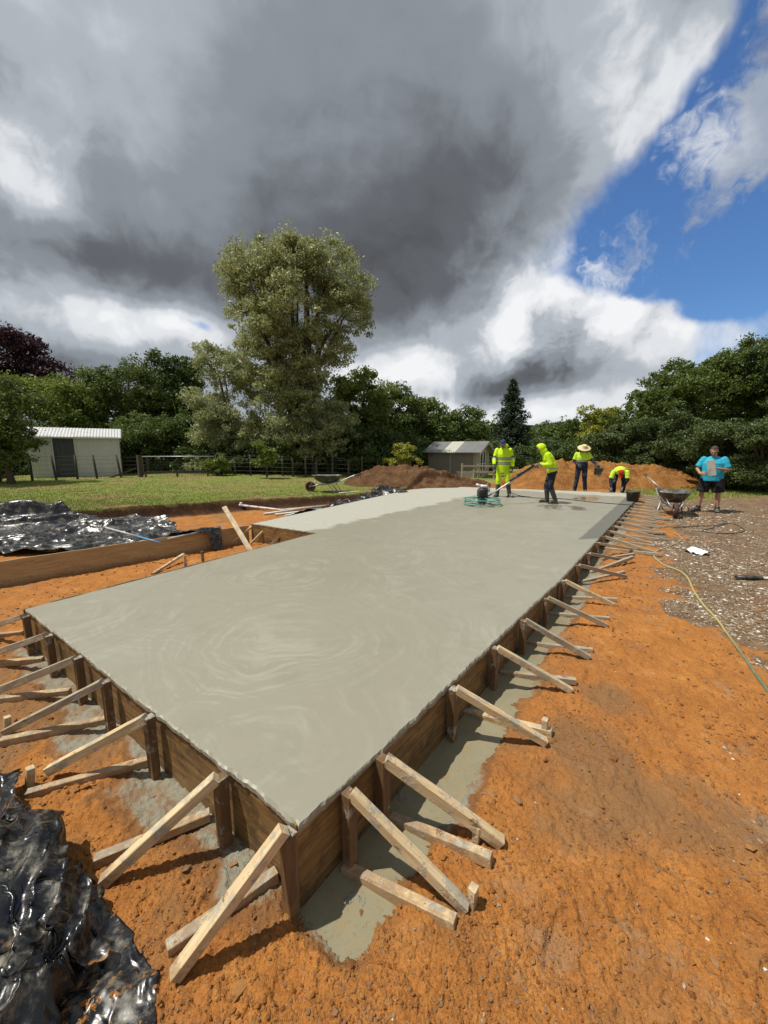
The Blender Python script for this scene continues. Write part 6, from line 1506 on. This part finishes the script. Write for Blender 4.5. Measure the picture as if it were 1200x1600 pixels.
        fuse(bk, bm, .012, mt, t, 1)
        bm = bmesh.new(); mid = (an+toe)/2; mid.z = toe.z-.022; L = (toe-an).length+.14; b_box(bm, (mid.x, mid.y, mid.z), (.098, L, .026), Matrix.Rotation(math.atan2(d.y, d.x)-math.pi/2, 4, 'Z'), bev=.011); link('sole', bm_mesh('sole', bm), M_RUBBER, t)
    # head wear
    f = Vector(J['face']).normalized(); u = (M.to_3x3() @ Vector((0, 0, 1)))
    hw = cl['head']; hd = V['head']
    if hw == 'cap' or hw == 'redcap':
        bm = bmesh.new(); q = bmesh.ops.create_icosphere(bm, subdivisions=3, radius=1); bmesh.ops.delete(bm, geom=[v for v in bm.verts if v.co.z < .02], context='VERTS')
        bmesh.ops.transform(bm, matrix=Matrix.Translation(P(0, -.012, .035)) @ M @ Matrix.Diagonal((.088, .106, .092, 1)), verts=bm.verts[:])
        rows = []
        for i in range(6):
            a = -.9+1.8*i/5; rows.append([bm.verts.new(P(.078*math.sin(a), .055+.035*math.cos(a), .04)), bm.verts.new(P(.085*math.sin(a), .075+.10*math.cos(a*.9), .022)), bm.verts.new(P(.085*math.sin(a), .075+.10*math.cos(a*.9), .016)), bm.verts.new(P(.078*math.sin(a), .055+.035*math.cos(a), .032))])
        for i in range(5):
            for k in range(4): bm.faces.new((rows[i][k], rows[i][(k+1) % 4], rows[i+1][(k+1) % 4], rows[i+1][k]))
        bm.faces.new(rows[0]); bm.faces.new(rows[-1]); link('cap', bm_mesh('cap', bm, True), M_CAP if hw == 'cap' else M_RED, t)
    if hw == 'straw':
        bm = bmesh.new(); Mx = Matrix.Translation(P(0, -.01, .045)) @ M; b_lathe(bm, [(.215, -.012), (.19, .0), (.10, .012), (.096, .05), (.088, .085), (.06, .105), (0, .11), (0, .104), (.08, .09), (.088, .05), (.092, .006), (.19, -.006), (.215, -.018), (.215, -.012)], seg=28, M=Mx)
        h_ = link('straw_hat', bm_mesh('straw_hat', bm), M_STRAW, t); bm = bmesh.new(); b_lathe(bm, [(.102, .012), (.1, .04), (.094, .04), (.096, .012), (.102, .012)], seg=28, M=Mx); link('hat_band', bm_mesh('hat_band', bm), M_WHITE, h_)
    if hw in ('hair', 'cap', 'straw', 'redcap'):
        bm = bmesh.new(); q = bmesh.ops.create_icosphere(bm, subdivisions=3, radius=1); rr = random.Random(3)
        bmesh.ops.delete(bm, geom=[v for v in bm.verts if (v.co.z < .1-.0*v.co.y and v.co.y > -.1) or v.co.z < -.45 or (v.co.y > .45 and v.co.z < .45)], context='VERTS')
        k_ = 1.0 if hw == 'hair' else .975
        bmesh.ops.transform(bm, matrix=Matrix.Translation(P(0, -.014, .026)) @ M @ Matrix.Diagonal((.082*k_, .102*k_, .098*k_, 1)), verts=bm.verts[:]); link('hair', bm_mesh('hair', bm, True), M_HAIR if hw == 'hair' else M_DARKHAIR, t)
    if hw == 'hood':
        bm = bmesh.new(); q_ = bmesh.ops.create_icosphere(bm, subdivisions=3, radius=1); bmesh.ops.delete(bm, geom=[v for v in bm.verts if v.co.y > .62], context='VERTS')
        bmesh.ops.transform(bm, matrix=Matrix.Translation(P(0, -.005, .015)) @ M @ Matrix.Diagonal((.112, .150, .140, 1)), verts=bm.verts[:])
        r_ = bmesh.ops.extrude_face_region(bm, geom=bm.faces[:]); c0 = P(0, 0, 0)
        for v in [e for e in r_['geom'] if isinstance(e, bmesh.types.BMVert)]: v.co = c0+(v.co-c0)*.93
        h_ = bm_mesh('hood', bm, True); link('hood', h_, cl['top'][1][0] if isinstance(cl['top'][1], (list, tuple)) else cl['top'][1], t)
        bm = bmesh.new(); torso(bm, [(V['neck']-dn*.04, .12, .11), (V['neck']+dn*.05, .095, .10), (V['head']-dn*.03-f*.03, .10, .115)], sh); link('hood_neck', bm_mesh('hood_neck', bm, True), cl['top'][1][0] if isinstance(cl['top'][1], (list, tuple)) else cl['top'][1], t)
    return t
def los(p): return -math.atan2(p.x, p.y)
# 1: assistant in full hi-vis, cap, looking down at the machine
J1 = dict(pelvis=(0, 0, .95), waist=(0, -.01, 1.10), chest=(-.01, -.03, 1.32), neck=(-.02, -.06, 1.50), head=(-.04, -.13, 1.62), face=(-.30, -.80, -.52), up=(-.1, -.5, 1),
          shL=(-.20, -.04, 1.43), shR=(.18, -.02, 1.43), elL=(-.27, -.10, 1.16), elR=(.27, .03, 1.15), wrL=(-.26, -.28, .98), wrR=(.27, -.08, .91), hdL=(-.26, -.36, .93), hdR=(.27, -.11, .82),
          hipL=(-.10, 0, .90), hipR=(.10, 0, .90), knL=(-.12, -.05, .50), knR=(.15, -.04, .50), anL=(-.14, -.02, .085), anR=(.22, 0, .085), toeL=(-.19, -.16, .035), toeR=(.30, -.13, .035), palmL=(0, 0, -1), palmR=(-1, 0, 0))
def bands1(c):
    z = c[:, 2]; i = np.zeros(len(c)); arm = np.abs(c[:, 0]) > .215
    b1 = np.abs(z-1.17) < .028; b2 = np.abs(z-1.03) < .028; e1 = (np.abs(z-1.17) < .043) & ~b1; e2 = (np.abs(z-1.03) < .043) & ~b2
    i[(b1 | b2) & ~arm] = 1; i[(e1 | e2) & ~arm] = 2; i[arm & (np.abs(z-1.20) < .03)] = 1; i[arm & (np.abs(z-1.245) < .016)] = 2; return i
q = G(784, 776, 0)
person((q.x, q.y, 0), los(q), 'person in full yellow hi-vis suit and navy cap, standing behind the trowel machine', J1,
       dict(legs=('long', M_HV), cuff=.45, top=('jacket', [M_HV, M_REFL, M_TAPED], 'long'), hem=.20, bands=bands1, hood='down', boots=('gumboot', M_BOOT), head='cap', gloves=M_GLOVE), skin=M_SKIND, s=1.06)
# 2: hooded operator facing left, both hands on the handlebar; face -Y rotated to -X
q = G(857, 786, 0); rz2 = los(q)-math.radians(78)
hl = Matrix.Rotation(-rz2, 4, 'Z') @ (HANDS-q); S2 = 1.0; hl = hl/S2
J2 = dict(pelvis=(0, .05, .93), waist=(0, .02, 1.07), chest=(0, -.10, 1.29), neck=(0, -.20, 1.45), head=(0, -.30, 1.55), face=(0, -.86, -.50), up=(0, -.5, .85),
          shL=(-.19, -.15, 1.38), shR=(.19, -.15, 1.38), elL=(-.24, -.06, 1.12), elR=(.24, -.06, 1.12), wrL=(-.16, hl.y+.09, hl.z+.02), wrR=(.16, hl.y+.09, hl.z+.02), hdL=(-.15, hl.y, hl.z), hdR=(.15, hl.y, hl.z),
          hipL=(-.10, .04, .88), hipR=(.10, .04, .88), knL=(-.11, -.06, .50), knR=(.11, .0, .49), anL=(-.11, -.02, .085), anR=(.12, .16, .085), toeL=(-.12, -.17, .035), toeR=(.13, .02, .035), palmL=(0, 0, -1), palmR=(0, 0, -1), curl=.9)
def bands2(c): i = np.zeros(len(c)); i[np.abs(c[:, 2]-1.0) < .02] = 1; return i
person((q.x, q.y, 0), rz2, 'person in yellow hooded jacket and navy trousers, bent forward pushing the trowel handle', J2,
       dict(legs=('long', M_NAVY), cuff=.40, top=('jacket', [M_HV, M_REFL, M_TAPED], 'long'), hem=.02, bands=bands2, boots=('gumboot', M_BOOT), head='hood', gloves=M_GLOVE), skin=M_SKIND, s=S2)
# 3: straw hat, bucket held out to the viewer's right
q = G(906, 766.5, 0); z3 = -.06
J3 = dict(pelvis=(0, 0, .93), waist=(.0, -.01, 1.07), chest=(.0, -.05, 1.28), neck=(.01, -.09, 1.45), head=(.03, -.16, 1.56), face=(.42, -.70, -.45), up=(.1, -.5, 1),
          shL=(-.19, -.05, 1.38), shR=(.19, -.05, 1.38), elL=(-.26, -.02, 1.12), elR=(.31, -.14, 1.16), wrL=(-.13, -.20, .99), wrR=(.44, -.32, 1.03), hdL=(-.06, -.25, .96), hdR=(.50, -.36, .99),
          hipL=(-.10, 0, .88), hipR=(.10, 0, .88), knL=(-.13, -.03, .48), knR=(.12, -.05, .48), anL=(-.17, .0, .085), anR=(.17, 0, .085), toeL=(-.20, -.14, .035), toeR=(.20, -.14, .035), palmL=(0, 1, 0), palmR=(0, .3, -1), curl=.9)
def bands3(c): z = c[:, 2]; i = np.zeros(len(c)); i[z < 1.16] = 1; i[np.abs(z-1.12) < .022] = 2; i[(np.abs(c[:, 0]) > .24) & (z < 1.19)] = 1; return i
t3 = person((q.x, q.y, z3), los(q), 'person in wide straw hat and yellow and dark work shirt, carrying a grey bucket', J3,
       dict(legs=('long', M_NAVY), cuff=.92, top=('shirt', [M_HV2, M_NAVY, M_REFL], 'short'), hem=.04, bands=bands3, sleeves=M_NAVY, boots=('boot', M_BOOT), head='straw', gloves=M_GLOVE), skin=M_SKIND, s=1.04)
bw = Matrix.Translation((q.x, q.y, z3)) @ Matrix.Rotation(los(q), 4, 'Z') @ Vector((.52, -.42, .70)); bt = bucket(bw, 'grey mortar bucket held by the person in the straw hat', .12, .155, .27, (.18, .1, 0))
# 4: bending down, red cap, hands on the slab edge
q = G(966, 769, 0)
J4 = dict(pelvis=(.0, .34, .76), waist=(0, .24, .84), chest=(-.0, .0, .84), neck=(.02, -.20, .80), head=(.03, -.34, .76), face=(.0, -.50, -.85), up=(0, -.9, .5),
          shL=(-.20, -.12, .80), shR=(.21, -.12, .80), elL=(-.26, -.18, .52), elR=(.24, -.14, .54), wrL=(-.22, -.32, .27), wrR=(.12, -.22, .30), hdL=(-.22, -.36, .18), hdR=(.08, -.26, .21),
          hipL=(-.10, .34, .72), hipR=(.10, .34, .72), knL=(-.16, .08, .42), knR=(.15, .10, .42), anL=(-.14, .32, .085), anR=(.12, .34, .085), toeL=(-.18, .18, .035), toeR=(.16, .20, .035), palmL=(0, 0, -1), palmR=(0, 0, -1))
person((q.x, q.y, -.10), los(q), 'person in red cap and yellow t-shirt bending low over the far slab edge', J4,
       dict(legs=('long', M_NAVY), cuff=.92, top=('shirt', [M_HV2], 'short'), hem=.02, sleeves=M_NAVY, boots=('boot', M_BOOT), head='redcap', gloves=M_GLOVE), skin=M_SKIND, s=1.05)
# 5: heavy man in turquoise t-shirt with a hand float
q = onground(1105, 800, 0)
J5 = dict(pelvis=(0, 0, .93), waist=(.0, -.03, 1.07), chest=(.0, -.02, 1.28), neck=(-.0, -.05, 1.47), head=(-.02, -.12, 1.60), face=(-.12, -.86, -.48), up=(0, -.4, 1),
          shL=(-.205, -.03, 1.385), shR=(.205, -.03, 1.385), elL=(-.315, -.05, 1.13), elR=(.30, -.05, 1.12), wrL=(-.24, -.28, 1.02), wrR=(.10, -.33, 1.16), hdL=(-.14, -.36, 1.04), hdR=(.02, -.37, 1.18),
          hipL=(-.12, 0, .88), hipR=(.12, 0, .88), knL=(-.16, -.02, .48), knR=(.17, -.02, .48), anL=(-.20, .0, .085), anR=(.19, 0, .085), toeL=(-.30, -.10, .035), toeR=(.20, -.16, .035), palmL=(1, 0, 0), palmR=(0, 0, -1), curl=.7)
t5 = person((q.x, q.y, q.z), los(q), 'heavily built person in turquoise t-shirt and black shorts, looking at a grey plastering float', J5,
       dict(legs=('short', M_BLK), top=('shirt', [M_AQUA], 'short'), hem=.10, boots=('boot', M_BOOT), head='hair'), s=1.0, girth=1.20)
Mf = Matrix.Translation(q) @ Matrix.Rotation(los(q), 4, 'Z')
def plaster_float():
    t = thing('hand_float', Mf @ Vector((-.03, -.42, 1.17)), 'grey rectangular plastering float held up by the person in turquoise', 'hand float', rz=los(q)); t.rotation_euler = (math.radians(-14), math.radians(-10), los(q))
    bm = bmesh.new(); b_box(bm, (0, 0, 0), (.165, .012, .40), bev=.004); link('blade', bm_mesh('blade', bm), simple('grey_float_blade', (.28, .26, .23), .6, dirt=.5), t)
    bm = bmesh.new(); b_tube(bm, [(0, .015, -.09), (0, .06, -.07), (0, .06, .07), (0, .015, .09)], .014, 8); link('handle', bm_mesh('handle', bm), M_BLACKP, t)
plaster_float()
